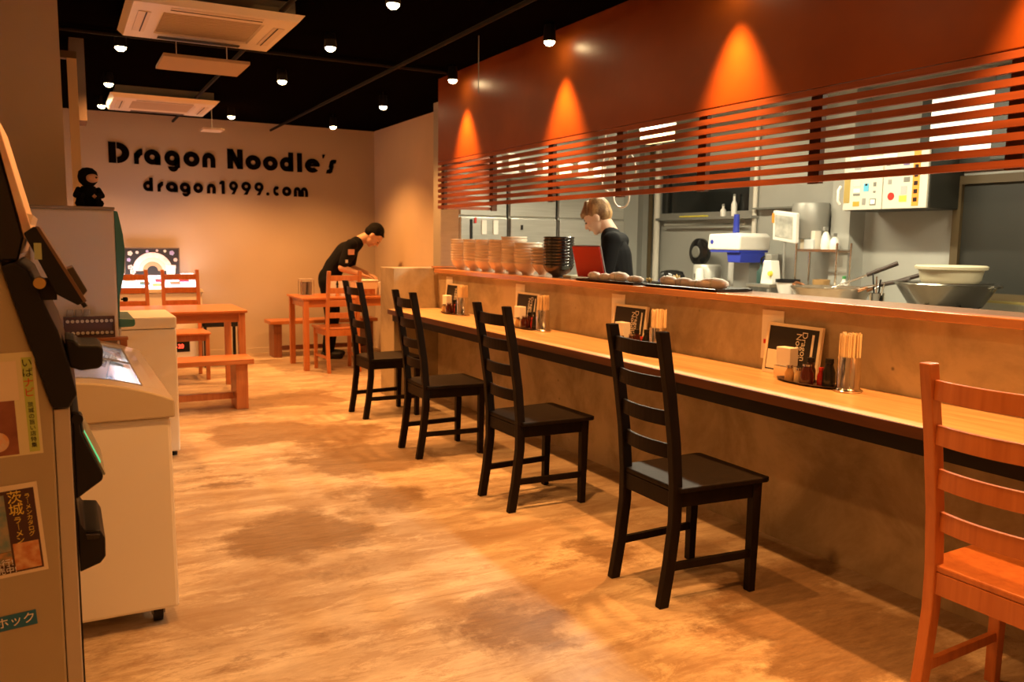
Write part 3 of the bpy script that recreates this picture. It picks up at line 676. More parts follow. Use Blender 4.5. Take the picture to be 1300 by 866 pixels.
# items around it
t = thing('rice_cooker', 'round black rice cooker on the kitchen counter at left', 'rice cooker', (5.25, 6.47, .871))
MB().lathe([(0, 0), (.11, 0), (.125, .03), (.125, .16), (.105, .20), (.05, .215), (0, .217)], 28).build('body', BLACKG, t, smooth=50)
MB().lathe([(.1255, .10), (.128, .10), (.128, .12), (.1255, .12)], 28).build('band', BLUE, t)
t = thing('steel_pot', 'pale steel pot with label between the rice cooker and the ice shaver', 'pot', (5.42, 6.16, .871))
MB().lathe([(0, 0), (.125, 0), (.13, .01), (.13, .26), (.12, .275), (0, .28)], 32).build('body', mat('pale_pot', (.52, .51, .45), .4, .3), t, smooth=50)
box('label', GREYD, -.136, -.1305, -.03, .03, .15, .19, t)
t = thing('white_bottle', 'tall white squeeze bottle standing before the pale steel pot', 'bottle', (5.17, 5.97, .871))
MB().lathe([(0, 0), (.04, 0), (.042, .01), (.040, .21), (.032, .245), (0, .25)], 20).build('body', WHITE, t, smooth=50)
t = thing('black_fan', 'round black lid shaped fan above the rice cooker on a stand', 'fan', (5.62, 6.46, .871))
MB().cyl((0, 0, 0), (0, 0, .26), .02).build('stand', BLACK, t, smooth=40); MB().cyl((0, 0, 0), (0, 0, .012), .08).build('base', BLACK, t, smooth=40)
MB().lathe([(0, 0), (.12, 0), (.135, .02), (.135, .06), (.10, .08), (0, .085)], 28, Matrix.Translation((0, 0, .39)) @ Matrix.Rotation(-PI/2, 4, 'Y')).build('head', BLACKG, t, smooth=40)
MB().lathe([(0, 0), (.06, 0), (.05, .01), (0, .012)], 20, Matrix.Translation((-.09, 0, .39)) @ Matrix.Rotation(-PI/2, 4, 'Y')).build('grille', GREYD, t, smooth=40)
tag(MB().cyl((5.70, 6.12, .871), (5.70, 6.12, 1.31), .04).build('white_cylinder', WHITE, smooth=40), 'tall white roll standing behind the ice shaver', 'roll')
for y, h_, lb in ((6.17, .19, 'white bottle on the ledge of the dark kitchen window'), (6.32, .10, 'short cream bottle on the window ledge beside the white one')):
    t = thing('ledge_bottle', lb, 'bottle', (5.735, y, 1.611)); MB().lathe([(0, 0), (.026, 0), (.028, h_*.6), (.012, h_*.8), (.012, h_), (0, h_)], 16).build('body', WHITE, t, smooth=50)
    MB().cyl((0, 0, h_+.0005), (0, 0, h_+.02), .013).build('cap', GREYM, t)
tag(MB().box(5.705, 5.76, 6.55, 6.95, 1.611, 1.628).build('yellow_cloth', YELLOW, bevel=.006), 'yellow folded cloth lying on the window ledge', 'cloth')
# low cart table with pump bottle and white machine
t = thing('side_table', 'low steel side table in front of the wire rack', 'table', (5.40, 5.27, 0))
box('tabletop', STEEL, -.20, .20, -.135, .14, .985, 1.01, t, .003)
for a in (-.18, .18):
    for b in (-.11, .12): box('leg', GREYM, a-.012, a+.012, b-.012, b+.012, 0, .9845, t)
t = thing('pump_bottle', 'dark green pump bottle on the steel side table', 'bottle', (5.30, 5.34, 1.011))
MB().lathe([(0, 0), (.035, 0), (.036, .10), (.012, .13), (.012, .16), (0, .16)], 16).build('body', mat('dark_green', (.03, .07, .06), .3), t, smooth=50)
MB().tube([(0, 0, .161), (0, 0, .21), (-.02, -.05, .23)], .009).build('pump', BLACK, t, smooth=40)
t = thing('tape_scale', 'white upright machine with a yellow knob on the steel side table', 'machine', (5.28, 5.205, 1.011))
MB().prism([(-.07, 0), (.07, 0), (.06, .08), (.04, .20), (-.04, .20), (-.06, .08)], -.05, .05, 'yz').build('body', WHITE, t, .008)
MB().lathe([(0, 0), (.024, 0), (.02, .02), (0, .022)], 16, Matrix.Translation((-.051, -.05, .09)) @ Matrix.Rotation(-PI/2, 4, 'Y')).build('knob', YELLOW, t, smooth=40)
box('clear_cup', GREYM, -.04, .04, -.035, .035, .201, .25, t, .006)
# big grey boiler and tilted white board
t = thing('boiler_tank', 'grey round steel tank mounted on the wall behind the tilted white board', 'tank', (5.56, 5.06, 1.39))
MB().lathe([(0, 0), (.145, 0), (.155, .01), (.155, .28), (.145, .30), (0, .30)], 32).build('tank_body', GREYM, t, smooth=50)
box('wall_mount', GREYD, .12, .24, -.06, .06, .1, .2, t)
t = thing('white_framed_panel', 'tilted white framed panel with a grey drawing in front of the grey tank', 'panel', (5.37, 5.155, 1.37))
Mt = Matrix.Rotation(R(-9), 4, 'Y') @ Matrix.Rotation(R(7), 4, 'X')
MB().box(-.02, .02, -.135, .12, .0, .25, Mt).build('frame', WHITE, t, .008)
MB().box(-.0235, -.0205, -.10, .09, .035, .22, Mt).build('face', mat('pale_grey_print', (.55, .54, .48), .6, var=((.30, .30, .27), 12, (1, 1, 1))), t)
MB().box(-.026, -.0236, .10, .125, .15, .23, Mt).build('clip', ORG, t)
MB().tube([(0, 0, -.359), (0, 0, .0)], .012).build('pole', GREYM, t, smooth=40)
# wire rack
t = thing('wire_rack', 'chrome wire rack with one shelf of bottles by the grey column', 'rack', (5.52, 4.83, 0))
for a in (-.08, .08):
    for b in (-.20, .22): MB().cyl((a, b+.04, .882), (a, b+.04, 1.36), .010).build('post', CHROME, t, smooth=40)
for z in (1.30, .905):
    m = MB()
    for k in range(9): m.box(-.08, .08, -.16+k*.052-.002, -.16+k*.052+.002, z, z+.004)
    m.box(-.082, -.076, -.16, .26, z-.012, z+.008).box(.076, .082, -.16, .26, z-.012, z+.008)
    m.build('wire_shelf', CHROME, t)
for y, w_, h_, m_, lb in ((5.04, .045, .14, CREAM, 'cream folder standing at the left of the rack shelf'), (4.985, .04, .15, GREYM, 'grey patterned carton standing on the rack shelf'), (4.93, .04, .15, WHITE2, 'white carton standing on the rack shelf beside the spray bottle')):
    tag(box('carton', m_, 5.45, 5.59, y-w_/2, y+w_/2, 1.309, 1.309+h_, bevel=.003), lb, 'carton')
tag(box('clear_box', mat('milky_box', (.55, .56, .55), .4), 5.425, 5.445, 4.90, 5.0, 1.309, 1.39, bevel=.004), 'milky plastic box at the front of the rack shelf', 'box')
for y, h_, lb in ((4.84, .17, 'tall white spray bottle on the rack shelf'), (4.75, .12, 'white round bottle at the right end of the rack shelf')):
    t = thing('spray_bottle', lb, 'bottle', (5.50, y, 1.309))
    MB().lathe([(0, 0), (.036, 0), (.040, .03), (.034, h_*.6), (.014, h_*.85), (0, h_*.86)], 20).build('body', WHITE, t, smooth=50)
    MB().box(-.03, .015, -.012, .012, h_*.865, h_+.01).build('nozzle', GREYM, t, .004)
t = thing('mixing_bowl', 'white mixing bowl with a dark band beside the shallow pan, before the wire rack', 'bowl', (5.25, 4.985, .881))
MB().lathe([(0, 0), (.05, 0), (.085, .12), (.095, .17), (.09, .17), (.08, .12), (.045, .01), (0, .01)], 28).build('bowl', WHITE, t, smooth=50)
MB().lathe([(.0955, .155), (.098, .155), (.098, .18), (.0955, .18)], 28).build('band', BLACK, t)
t = thing('brown_tub', 'tan tub on the lower rack shelf', 'tub', (5.52, 4.88, .911)); MB().lathe([(0, 0), (.06, 0), (.07, .15), (.065, .15), (.055, .01), (0, .01)], 24).build('tub', SPICE, t, smooth=50)

# hanging hose coils behind the slats
for k, (y, z, r_) in enumerate(((5.06, 1.70, .09), (5.20, 1.84, .11), (4.98, 1.88, .08))):
    pts = [(3.62+.012*math.sin(i*.5), y+r_*math.cos(i*PI/12), z+r_*math.sin(i*PI/12)*1.15) for i in range(25)]
    tag(MB().tube(pts+[(3.62, y+r_, z+.1), (3.62, y+r_*.3, 2.6)], .006).build('cord_loop', WHITE, smooth=60), ['lowest white cord loop hanging over the cook', 'widest white cord loop hanging behind the slats', 'smallest white cord loop hanging behind the slats'][k], 'cord', 'white cord loops hanging from the kitchen ceiling')

# lower prep bench behind the counter wall, standing before the cook
t = thing('prep_bench', 'steel prep bench behind the serving shelf', 'bench', (3.17, 0, 0))
box('worktop', STEEL, -.13, .16, -1.8, 6.3, .84, .87, t)
box('cabinet', GREYM, -.13, .12, -1.8, 6.3, .0, .839, t)

# ------------------------------------------------------------------ bowls on the shelf
SZ = 1.106
def bowl(M_, r, h, foot, conical=False):
    t = thing('ramen_bowl', 'bowl', 'bowl')
    if conical: p = [(0, .004), (foot, .004), (foot+.004, .012), (r*.62, h*.45), (r, h), (r-.004, h+.001), (r*.58, h*.45), (foot, .016), (0, .014)]
    else: p = [(0, .010), (foot, .010), (foot, .0), (foot+.005, .0), (foot+.006, .012), (r*.78, h*.42), (r*.96, h*.78), (r, h), (r-.004, h+.002), (r*.92, h*.78), (r*.74, h*.44), (foot, .018), (0, .017)]
    MB().lathe(p, 32).build('body', M_, t, smooth=60)
    MB().lathe([(r-.004, h+.0021), (r+.002, h-.002), (r+.002, h-.007), (r, h-.008), (r, h), ], 32).build('rim', M_, t, smooth=60)
    return t
ORD = ['bottom', 'second from the bottom', 'third from the bottom', 'fourth from the bottom', 'fifth from the bottom', 'sixth from the bottom', 'seventh from the bottom', 'eighth from the bottom', 'ninth from the bottom', 'tenth from the bottom', 'eleventh from the bottom']
stacks = [(6.38, 9, .097, .085, .0205, BOWLW, 'leftmost pale stack'), (6.14, 9, .097, .085, .0205, BOWLW, 'second pale stack from the left'), (5.92, 9, .097, .085, .0205, BOWLW, 'third pale stack from the left'),
          (5.69, 9, .097, .085, .0205, BOWLW, 'fourth pale stack from the left'), (5.475, 10, .097, .085, .0205, BOWLW, 'tallest pale stack'), (5.265, 8, .10, .085, .0205, BOWLW, 'stack beside the conical bowls'), (5.06, 6, .080, .085, .022, BOWLW, 'short conical stack'),
          (4.845, 10, .104, .085, .0205, BOWLB, 'black stack')]
protos = {}
for (y, n, r_, h, p_, M_, lb) in stacks:
    key = (r_, M_.name); word = 'black' if M_ is BOWLB else 'pale'
    for k in range(n):
        l_ = '%s ramen bowl, %s in the %s' % (word, 'topmost' if k == n-1 else ORD[k], lb)
        if key not in protos:
            o = bowl(M_, r_, h, .036 if r_ > .085 else .022, r_ < .085); protos[key] = o; o['label'] = l_; o['group'] = 'bowls stacked on the shelf'; o.location = (2.96, y, SZ)
        else: dup(protos[key], (2.96+random.uniform(-.002, .002), y+random.uniform(-.002, .002), SZ+k*p_), random.uniform(0, 6), l_, 'bowls stacked on the shelf')

# tablet in red cover on its stand
t = thing('tablet', 'tablet in a red cover propped up on the shelf before the cook', 'tablet', (3.00, 4.50, SZ+.004), R(14))
MT = Matrix.Rotation(R(-17), 4, 'Y')
MB().box(-.006, .006, -.115, .115, .01, .215, MT).build('red_cover', REDP, t, .004)
MB().box(.0065, .016, -.12, .12, .006, .22, MT).build('tablet_body', mat('grey_bezel', (.35, .33, .36), .4), t, .004)
MB().box(.0165, .0185, -.105, .105, .02, .205, MT).build('screen', BLACKG, t)
MB().prism([(.0, .09), (.045, .001), (.038, .001), (-.008, .085)], -.03, .03).build('stand', REDP, t, .002)
MB().box(-.10, .05, -.06, .06, -.0035, .0).build('stand_foot', REDP, t)
# trays of pale spoons
def tray(y, lb, n, grp):
    t = thing('serving_tray', lb, 'tray', (2.93, y, SZ), 0, 'black serving trays on the shelf')
    MB().prism([(-.10, .0), (.10, .0), (.12, .014), (.115, .016), (.098, .005), (-.098, .005), (-.115, .016), (-.12, .014)], -.29, .29).build('tray_base', TRAYB, t)
    for s in (-1, 1): box('tray_rim', TRAYB, -.115, .115, s*.295-.004, s*.295+.004, .001, .014, t)
    t.rotation_euler = (0, 0, 0)
    return t
def spoon_roll(loc, rz, s, label, grp):
    t = thing('rolled_towel', label, 'rolled towel', loc, rz, grp)
    prof = [(0, -.075*s), (.014*s, -.072*s), (.024*s, -.045*s), (.027*s, 0), (.024*s, .045*s), (.014*s, .072*s), (0, .075*s)]
    MB().lathe(prof, 18, Matrix.Translation((0, 0, .0265*s)) @ Matrix.Rotation(PI/2, 4, 'X')).build('roll', PINKISH, t, smooth=60)
    MB().lathe([(.0272*s, -.006), (.0285*s, -.006), (.0285*s, .006), (.0272*s, .006)], 18, Matrix.Translation((0, 0, .0265*s)) @ Matrix.Rotation(PI/2, 4, 'X')).build('band', WHITE2, t)
tray(4.10, 'black tray of pale rolls beside the red tablet', 4, '')
tray(3.42, 'black tray of pale pinkish rolls right of the first tray', 4, '')
for k, (y, s, lb) in enumerate(((4.32, .95, 'leftmost'), (4.20, .85, 'second'), (4.06, 1.1, 'third and largest'), (3.90, .8, 'rightmost'))):
    spoon_roll((2.90, y, SZ+.006), R(6*k-8), s, 'pale roll, %s on the tray beside the red tablet' % lb, 'pale rolls on the trays')
for k, (y, s, lb) in enumerate(((3.60, 1.05, 'leftmost'), (3.47, .95, 'second'), (3.36, .8, 'third'), (3.24, 1.1, 'rightmost'))):
    spoon_roll((2.90, y, SZ+.006), R(7*k-10), s, 'pale pinkish roll, %s on the right tray' % lb, 'pale rolls on the trays')
for (y, lb) in ((3.62, 'yellow leaf shaped clip standing on the right tray'), (3.86, 'small yellow clip at the end of the left tray')):
    m = MB(); 
    for a in (-25, 0, 25): m.prism([(-.008, 0), (.008, 0), (.010, .045), (0, .06), (-.010, .045)], -.003, .003, 'yz', Matrix.Rotation(R(a), 4, 'X'))
    o = m.build('yellow_clip', mat('dull_yellow', (.62, .45, .14), .5)); o.location = (2.97, y, SZ+.009); o.scale = (1, 1, 1 if y < 3.7 else .5); tag(o, lb, 'clip')
t = thing('cloth_pad', 'pale folded cloth on the shelf between the black bowls and the tablet', 'cloth', (3.0, 4.69, SZ)); MB().box(-.07, .08, -.05, .05, 0, .02).build('cloth', mat('pale_green_cloth', (.55, .55, .42), .8), t, .006)

# ------------------------------------------------------------------ condiment sets on the dining counter
CZ = .7705
places = ['right end, beside the orange chair', 'right behind the nearest black chair', 'third from the right', 'far end near the low partition']
def condiments(y, i):
    dx = 0; pl = places[i]
    # white card on the wall (the printed square code is left out)
    t = thing('wall_card', 'white card on the concrete wall above the counter, %s' % pl, 'card', (2.84, y+.35, CZ+.05), 0, 'white cards on the concrete wall')
    box('card', PAPER, -.004, -.0005, -.065, .065, 0, .225, t)
    box('red_line', REDINK, -.0055, -.0042, .005, .05, .07, .09, t); box('black_mark', INK, -.0055, -.0042, .02, .028, .03, .05, t)
    # menu board
    t = thing('menu_stand', 'cream framed black menu board on the counter, %s' % pl, 'menu', (2.795, y+.20, CZ), 0, 'menu boards on the counter')
    Mm = Matrix.Rotation(R(7), 4, 'Y')
    f = MB()
    for a in ((-.155, .155, 0, .014), (-.155, .155, .211, .225), (-.155, -.141, .014, .211), (.141, .155, .014, .211)): f.box(-.008, .008, a[0], a[1], a[2], a[3], Mm)
    f.build('frame', CREAM, t)
    bd = MB().box(-.004, .004, -.141, .141, .014, .211, Mm).build('board', INK, t)
    MB().box(-.0055, -.0042, .065, .138, .02, .105, Mm).build('menu_card', CREAMINK, bd)
    MB().box(-.0055, -.0042, -.115, -.103, .07, .19, Mm).build('white_bar', CREAMINK, bd)
    for j, (s, yy) in enumerate((('Dragon', -.062), ('Noodle', -.030))):
        text('lettering', s, .042, CREAMINK, bd, Mm @ Vector((-.0048, yy, .135-.01*j)), (Matrix.Rotation(R(7), 4, 'Y') @ Euler((R(90), 0, R(-90))).to_matrix().to_4x4() @ Matrix.Rotation(R(-90), 4, 'Z')).to_euler(), .0004)
    # tray with bottles
    t = thing('condiment_tray', 'oval dark condiment tray on the counter, %s' % pl, 'tray', (2.70, y+.01, CZ), 0, 'condiment trays on the counter')
    MB().lathe([(0, 0), (.052, 0), (.062, .010), (.060, .011), (.05, .003), (0, .003)], 32, Matrix.Diagonal((1, 2.6, 1, 1))).build('tray_base', mat('dark_brown_tray', (.05, .025, .015), .3) if i == 0 else bpy.data.materials['dark_brown_tray'], t, smooth=50)
    z = CZ+.0035
    t = thing('napkin_holder', 'white napkin holder with steel rim on the tray, %s' % pl, 'napkin holder', (2.73, y+.155, CZ), 0, 'napkin holders on the counter')
    box('holder', CHROME, -.03, .03, -.045, .045, 0, .055, t, .002); box('napkins', NAP, -.024, .024, -.040, .040, .0555, .135, t, .003)
    def jar(nm, lb, x_, y_, r_, h, body, capm, caph, cat='bottle'):
        t = thing(nm, lb+', '+pl, cat, (x_, y_, z), 0, nm.replace('_', ' ')+'s on the condiment trays')
        MB().lathe([(0, 0), (r_, 0), (r_*1.03, h*.08), (r_, h*.62), (r_*.62, h*.9), (r_*.62, h), (0, h)], 20).build('body', body, t, smooth=50)
        MB().lathe([(0, h+.0005), (r_*.7, h+.0005), (r_*.66, h+caph), (0, h+caph)], 20).build('cap', capm, t, smooth=50)
    jar('spice_jar', 'glass spice jar on the tray', 2.675, y+.085, .019, .055, SPICE, CHROME, .012, 'jar')
    jar('pepper_jar', 'short glass jar beside the spice jar on the tray', 2.68, y+.042, .017, .05, mat('glassy_tan', (.5, .36, .2), .15) if i == 0 else bpy.data.materials['glassy_tan'], CHROME, .010, 'jar')
    jar('chili_jar', 'red chili sauce jar with steel lid on the tray', 2.675, y-.008, .027, .075, SAUCE, CHROME, .008, 'jar')
    jar('red_oil_jar', 'small red oil jar on the tray', 2.715, y-.045, .015, .060, REDS, REDP, .012, 'jar')
    jar('soy_sauce_bottle', 'tall dark soy sauce bottle on the tray', 2.715, y-.085, .025, .095, BLACKG, BLACK, .018)
    jar('vinegar_bottle', 'squat dark brown bottle behind the jars on the tray', 2.735, y+.03, .022, .082, SAUCE, BLACK, .02)
    # chopstick holder
    t = thing('chopstick_holder', 'chrome cylinder chopstick holder on the counter, %s' % pl, 'holder', (2.71, y-.185, CZ), 0, 'chopstick holders on the counter')
    MB().lathe([(0, 0), (.052, 0), (.056, .006), (.047, .012), (.0445, .016), (.0445, .138), (.042, .138), (.042, .02), (0, .02)], 32).build('cylinder', CHROME, t, smooth=50)
    m = MB(); rnd = random.Random(i)
    for k in range(110):
        a = rnd.uniform(0, 6.28); rr = .0385*math.sqrt(rnd.random()); x, yy = rr*math.cos(a), rr*math.sin(a); h = .225+rnd.uniform(-.006, .008); e = 1.14
        m.prism([(x-.0025, yy-.0025), (x+.0025, yy-.0025), (x+.0025, yy+.0025), (x-.0025, yy+.0025)], .021, h, 'xy')
    o = m.build('chopsticks', STICKW); o.location = (2.71, y-.185, CZ)
    tag(o, 'bundle of pale wooden chopsticks in the chrome holder, %s' % pl, 'chopsticks', 'chopstick bundles', 'stuff')
for i, y in enumerate((2.42, 3.62, 4.80, 6.02)): condiments(y, i)

# ------------------------------------------------------------------ ticket machine at the left edge
MY = 2.1
t = thing('ticket_machine', 'beige grey meal ticket machine with posters cut off by the left edge', 'ticket machine', (0, MY, 0))
MB().prism([(-.62, 0), (-.03, 0), (-.03, .955), (-.115, 1.285), (-.62, 1.285)], 0, .52).build('body', MACH, t, .004)
box('front_trim', MACHL, -.0285, .004, .004, .516, .05, .955, t, .003)
box('front_door', BLACK, .0045, .008, .02, .50, .08, .92, t)
MB().prism([(-.112, 1.275), (-.085, 1.284), (-.062, 1.264), (-.011, 1.133), (.009, 1.047), (.020, .989), (.003, .961), (-.0295, .961)], -.02, .54).build('control_panel', BLACK, t, .004)
MB().prism([(-.30, 1.62), (-.125, 1.62), (-.068, 1.335), (-.080, 1.286), (-.30, 1.286)], .01, .51).build('display_housing', BLACKG, t, .004)
MB().prism([(-.118, 1.60), (-.108, 1.60), (-.052, 1.355), (-.066, 1.335)], .0, .52).build('price_board', mat('pinkish_board', (.72, .45, .34), .5, var=((.75, .62, .50), 18, (1, 1, 1))), t, .002)
MB().prism([(-.108, 1.345), (-.075, 1.30), (-.060, 1.345), (-.048, 1.385), (-.062, 1.39)], .03, .49).build('board_rail', WHITE2, t)
d = MB().prism([(-.066, 1.345), (-.046, 1.360), (-.037, 1.357), (.045, 1.200), (.030, 1.190), (-.010, 1.215)], -.05, .22).build('tilted_screen', BLACK, t, .003)
MB().prism([(-.0435, 1.3605), (-.036, 1.359), (.047, 1.200), (.041, 1.196)], -.052, .222).build('screen_edge', mat('brown_bezel', (.16, .09, .05), .3), d)
MB().prism([(.010, 1.268), (.024, 1.274), (.050, 1.221), (.034, 1.201)], -.03, .12).build('card_slot', mat('dark_bezel', (.05, .035, .022), .35), d, .002)
MB().box(-.048, -.034, -.052, -.0505, 1.29, 1.325, Matrix.Translation((0, 0, 0))).build('green_label', mat('pale_green_label', (.42, .50, .25), .5), d)
MB().tube([(.028, -.01, 1.212), (.045, -.01, 1.184)], .005).build('rod', BLACK, d, smooth=40)
MB().cyl((-.041, -.06, 1.24), (-.041, .0, 1.24), .012, seg=20).build('lock', mat('brass', (.6, .42, .15), .3, .9), t, smooth=40)
MB().box(-.05, -.01, .0, .10, 1.20, 1.245).build('bracket', BLACK, t)
MB().prism([(.0, 1.110), (.02, 1.105), (.030, 1.094), (.070, 1.092), (.078, 1.083), (.075, 1.045), (.068, 1.038), (.03, 1.035), (.006, 1.045)], .03, .20).build('note_slot', BLACK, t, .005)
o = MB().prism([(.0085, .945), (.022, .940), (.023, .895), (.066, .787), (.063, .776), (.0085, .738)], .02, .30).build('card_reader', BLACK, t, .003)
MB().prism([(.0265, .892), (.030, .893), (.071, .788), (.067, .785)], .03, .29).build('lit_keypad', mat('keypad_grey', (.25, .27, .22), .3), o)
MB().prism([(.0305, .8925), (.0315, .8930), (.062, .818), (.061, .815)], .03, .05).build('green_strip', LEDGREEN, o)
MB().cyl((.018, .018, .925), (.018, .06, .925), .012).build('knob', BLACK, t, smooth=40)
MB().prism([(.0085, .728), (.014, .678), (.022, .662), (.054, .657), (.064, .636), (.063, .592), (.052, .578), (.0085, .563)], .02, .28).build('coin_tray', BLACK, t, .006)
MB().prism([(.024, .657), (.052, .6525), (.050, .645), (.026, .645)], .0, .02).build('tray_lip', BLACKG, t)
# posters on its side, facing the camera
def poster(nm, x0, x1, z0, z1, m_, label, rot=0):
    p = thing(nm, label, 'poster', ((x0+x1)/2, MY-.0005, (z0+z1)/2)); a = (x1-x0)/2; b = (z1-z0)/2
    box('sheet', m_, -a, a, -.0015, -.0, -b, b, p); p.rotation_euler = (0, R(rot), 0); return p, a, b
F = Euler((R(90), 0, 0))
p, a, b = poster('magazine_poster', -.27, -.056, .856, 1.085, mat('pale_yellow_print', (.72, .68, .42), .6), 'yellow edged food poster on the side of the ticket machine, upper one', -2)
box('brown_picture', mat('brown_photo', (.34, .12, .06), .5, var=((.20, .06, .035), 14, (1, 1, 1))), -a+.004, a-.046, -.0022, -.0016, -b+.004, b-.02, p)
box('cream_band', CREAM, -a+.004, a-.036, -.0028, -.0023, .01, b-.018, p)
box('green_band', mat('lime_band', (.48, .60, .14), .5), a-.026, a-.006, -.0022, -.0016, -b+.006, b-.012, p)
for j, ch in enumerate('いばナビ'): text('lettering', ch, .022, REDINK if j > 1 else INK, p, (a-.016, -.0026, b-.025-.022*j), F)
for j, ch in enumerate('茨城の旨い店特集'): text('lettering', ch, .012, INK, p, (a-.016, -.0026, b-.118-.013*j), F)
for k in range(5): box('text_line', REDINK if k % 2 else INK, a-.085-.009*k, a-.081-.009*k, -.0033, -.0029, -.05, .005, p)
MB().cyl((a-.085, -.0023, -b+.035), (a-.085, -.0030, -b+.035), .022, seg=24).build('picture_bowl', mat('noodle_picture', (.75, .38, .18), .5, var=((.7, .6, .45), 60, (1, 1, 1))), p)
box('picture_tile', DARK, -a+.10, -a+.125, -.0034, -.0029, .05, .085, p)
p, a, b = poster('magazine_poster', -.28, -.0615, .583, .790, CREAM, 'dark ramen magazine poster below the yellow edged one', -4)
box('dark_picture', mat('dark_print', (.06, .02, .015), .5), -a+.008, a-.008, -.0022, -.0016, -b+.008, b-.012, p)
box('teal_picture', mat('teal_print', (.14, .24, .22), .5, var=((.35, .30, .20), 40, (1, 1, 1))), a-.115, a-.066, -.0028, -.0023, -.045, b-.02, p)
box('food_picture', mat('food_print', (.55, .20, .07), .5, var=((.70, .42, .2), 60, (1, 1, 1))), a-.062, a-.012, -.0028, -.0023, -b+.012, -.03, p)
box('food_picture', mat('food_print_green', (.12, .16, .12), .5, var=((.60, .30, .1), 50, (1, 1, 1))), a-.115, a-.066, -.0028, -.0023, -.075, -.046, p)
YI = mat('yellow_ink', (.85, .66, .10), .5)
for j, ch in enumerate('茨城'): text('lettering', ch, .030, YI, p, (a-.046, -.0030, b-.03-.028*j), F)
for j, ch in enumerate('ラーメン'): text('lettering', ch if ch != 'ー' else '｜', .017, YI, p, (a-.046, -.0030, b-.082-.0155*j), F)
for j, ch in enumerate('ラーメンカタログ'): text('lettering', ch if ch != 'ー' else '｜', .0125, YI, p, (a-.022, -.0030, b-.03-.0125*j), F)
text('lettering', '発行!', .019, PAPER, p, (a-.086, -.0032, -b+.032), F); text('lettering', '発売中!', .017, PAPER, p, (a-.088, -.0032, -b+.015), F)
p, a, b = poster('blue_sticker', -.20, -.083, .463, .497, mat('blue_label', (.015, .14, .26), .5), 'blue sticker with white letters low on the ticket machine', -4)
p['category'] = 'sticker'
text('lettering', 'ーホック', .026, PAPER, p, (a-.054, -.0021, 0), F)

# ------------------------------------------------------------------ ice cream chest freezer
t = thing('chest_freezer', 'white glass topped ice cream freezer on casters beside the ticket machine', 'freezer', (0, 3.0, 0))
FX0, FX1, FL = -.36, .313, 1.34
MB().prism([(FX0, .06), (FX1, .06), (FX1-.006, .735), (FX0+.006, .735)], 0, FL).build('cabinet', WHITE, t, .012)
for x in (FX0+.06, FX1-.065):
    for y in (.07, FL-.07):
        c = MB().cyl((x-.015, y, .035), (x+.015, y, .035), .035, seg=20).build('caster', BLACK, t, smooth=40)
        MB().box(x-.022, x+.022, y-.02, y+.02, .03, .0595).build('bracket', GREYM, c)
# rim frame (open middle)
def zt(x): u = (x-(FX0+FX1)/2)/((FX1-FX0)/2); return .80+.075*(1-u*u)
m = MB(); n = 24
def strip(y0, y1, xa, xb, dz):
    N_ = 18; P = []
    for i in range(N_+1):
        x = xa+(xb-xa)*i/N_; P.append((x, zt(x)+dz))
    m.prism([(xa, .7355), *[(x, z) for x, z in P], (xb, .7355)], y0, y1)
strip(-.012, .10, FX0-.006, FX1+.006, .0); strip(FL-.09, FL+.012, FX0-.006, FX1+.006, .0)
m.prism([(FX1-.085, .7355), (FX1-.085, zt(FX1-.085)), (FX1-.04, zt(FX1-.04)), (FX1+.006, .795), (FX1+.008, .7355)], .1005, FL-.0905)
m.prism([(FX0+.085, .7355), (FX0+.085, zt(FX0+.085)), (FX0+.04, zt(FX0+.04)), (FX0-.006, .795), (FX0-.008, .7355)], .1005, FL-.0905)
m.build('rim', RIM, t, .006)
def lid(y0, y1, dz, nm):
    m2 = MB(); N_ = 16; xa, xb = FX0+.087, FX1-.087
    A = [(xa+(xb-xa)*i/N_, zt(xa+(xb-xa)*i/N_)+dz) for i in range(N_+1)]
    m2.prism(A+[(x, z-.004) for x, z in A[::-1]], y0, y1)
    g = m2.build(nm, GLASS, t, smooth=30)
    for yy in (y0, y1):
        m3 = MB(); m3.prism([(x, z+.004) for x, z in A]+[(x, z-.006) for x, z in A[::-1]], yy-.008, yy+.008); m3.build('lid_frame', GREYM, g)
lid(.112, FL/2+.02, -.004, 'glass_lid'); lid(FL/2-.02, FL-.10, -.016, 'glass_lid')
box('liner', WHITE, FX0+.06, FX1-.06, .08, FL-.08, .7355, .7365, t)
box('lamp_strip', ICELIT, FX1-.105, FX1-.0875, .12, FL-.12, .738, .775, t)
m = MB()
for k in range(9): m.box(FX0+.09, FX1-.11, .13+k*.13, .134+k*.13, .765, .769)
for k in range(6): m.box(FX0+.10+k*.085, FX0+.104+k*.085, .13, FL-.13, .765, .769)
m.build('wire_basket', WHITE, t)
l = bpy.data.lights.new('freezer_light', 'AREA'); l.shape = 'RECTANGLE'; l.size = .02; l.size_y = 1.0; l.energy = 5; l.color = (.80, .86, 1)
lo = bpy.data.objects.new('freezer_light', l); C.objects.link(lo); lo.parent = t; lo.location = (FX1-.115, FL/2, .765); lo.rotation_euler = (0, R(70), 0)
PK = [mat('pack_white', (.75, .72, .70), .5), mat('pack_blue', (.35, .45, .62), .5), mat('pack_pink', (.70, .45, .45), .5)]
q = 0
for i in range(4):
    for j in range(7):
        x = FX0+.12+i*.115; y = 3.0+.16+j*.155
        tag(box('ice_cream_pack', PK[(i*2+j) % 3], x, x+.09, y, y+.12, .737, .758, bevel=.004), 'ice cream pack lying under the freezer\'s glass lids', 'ice cream', 'ice cream packs in the chest freezer')

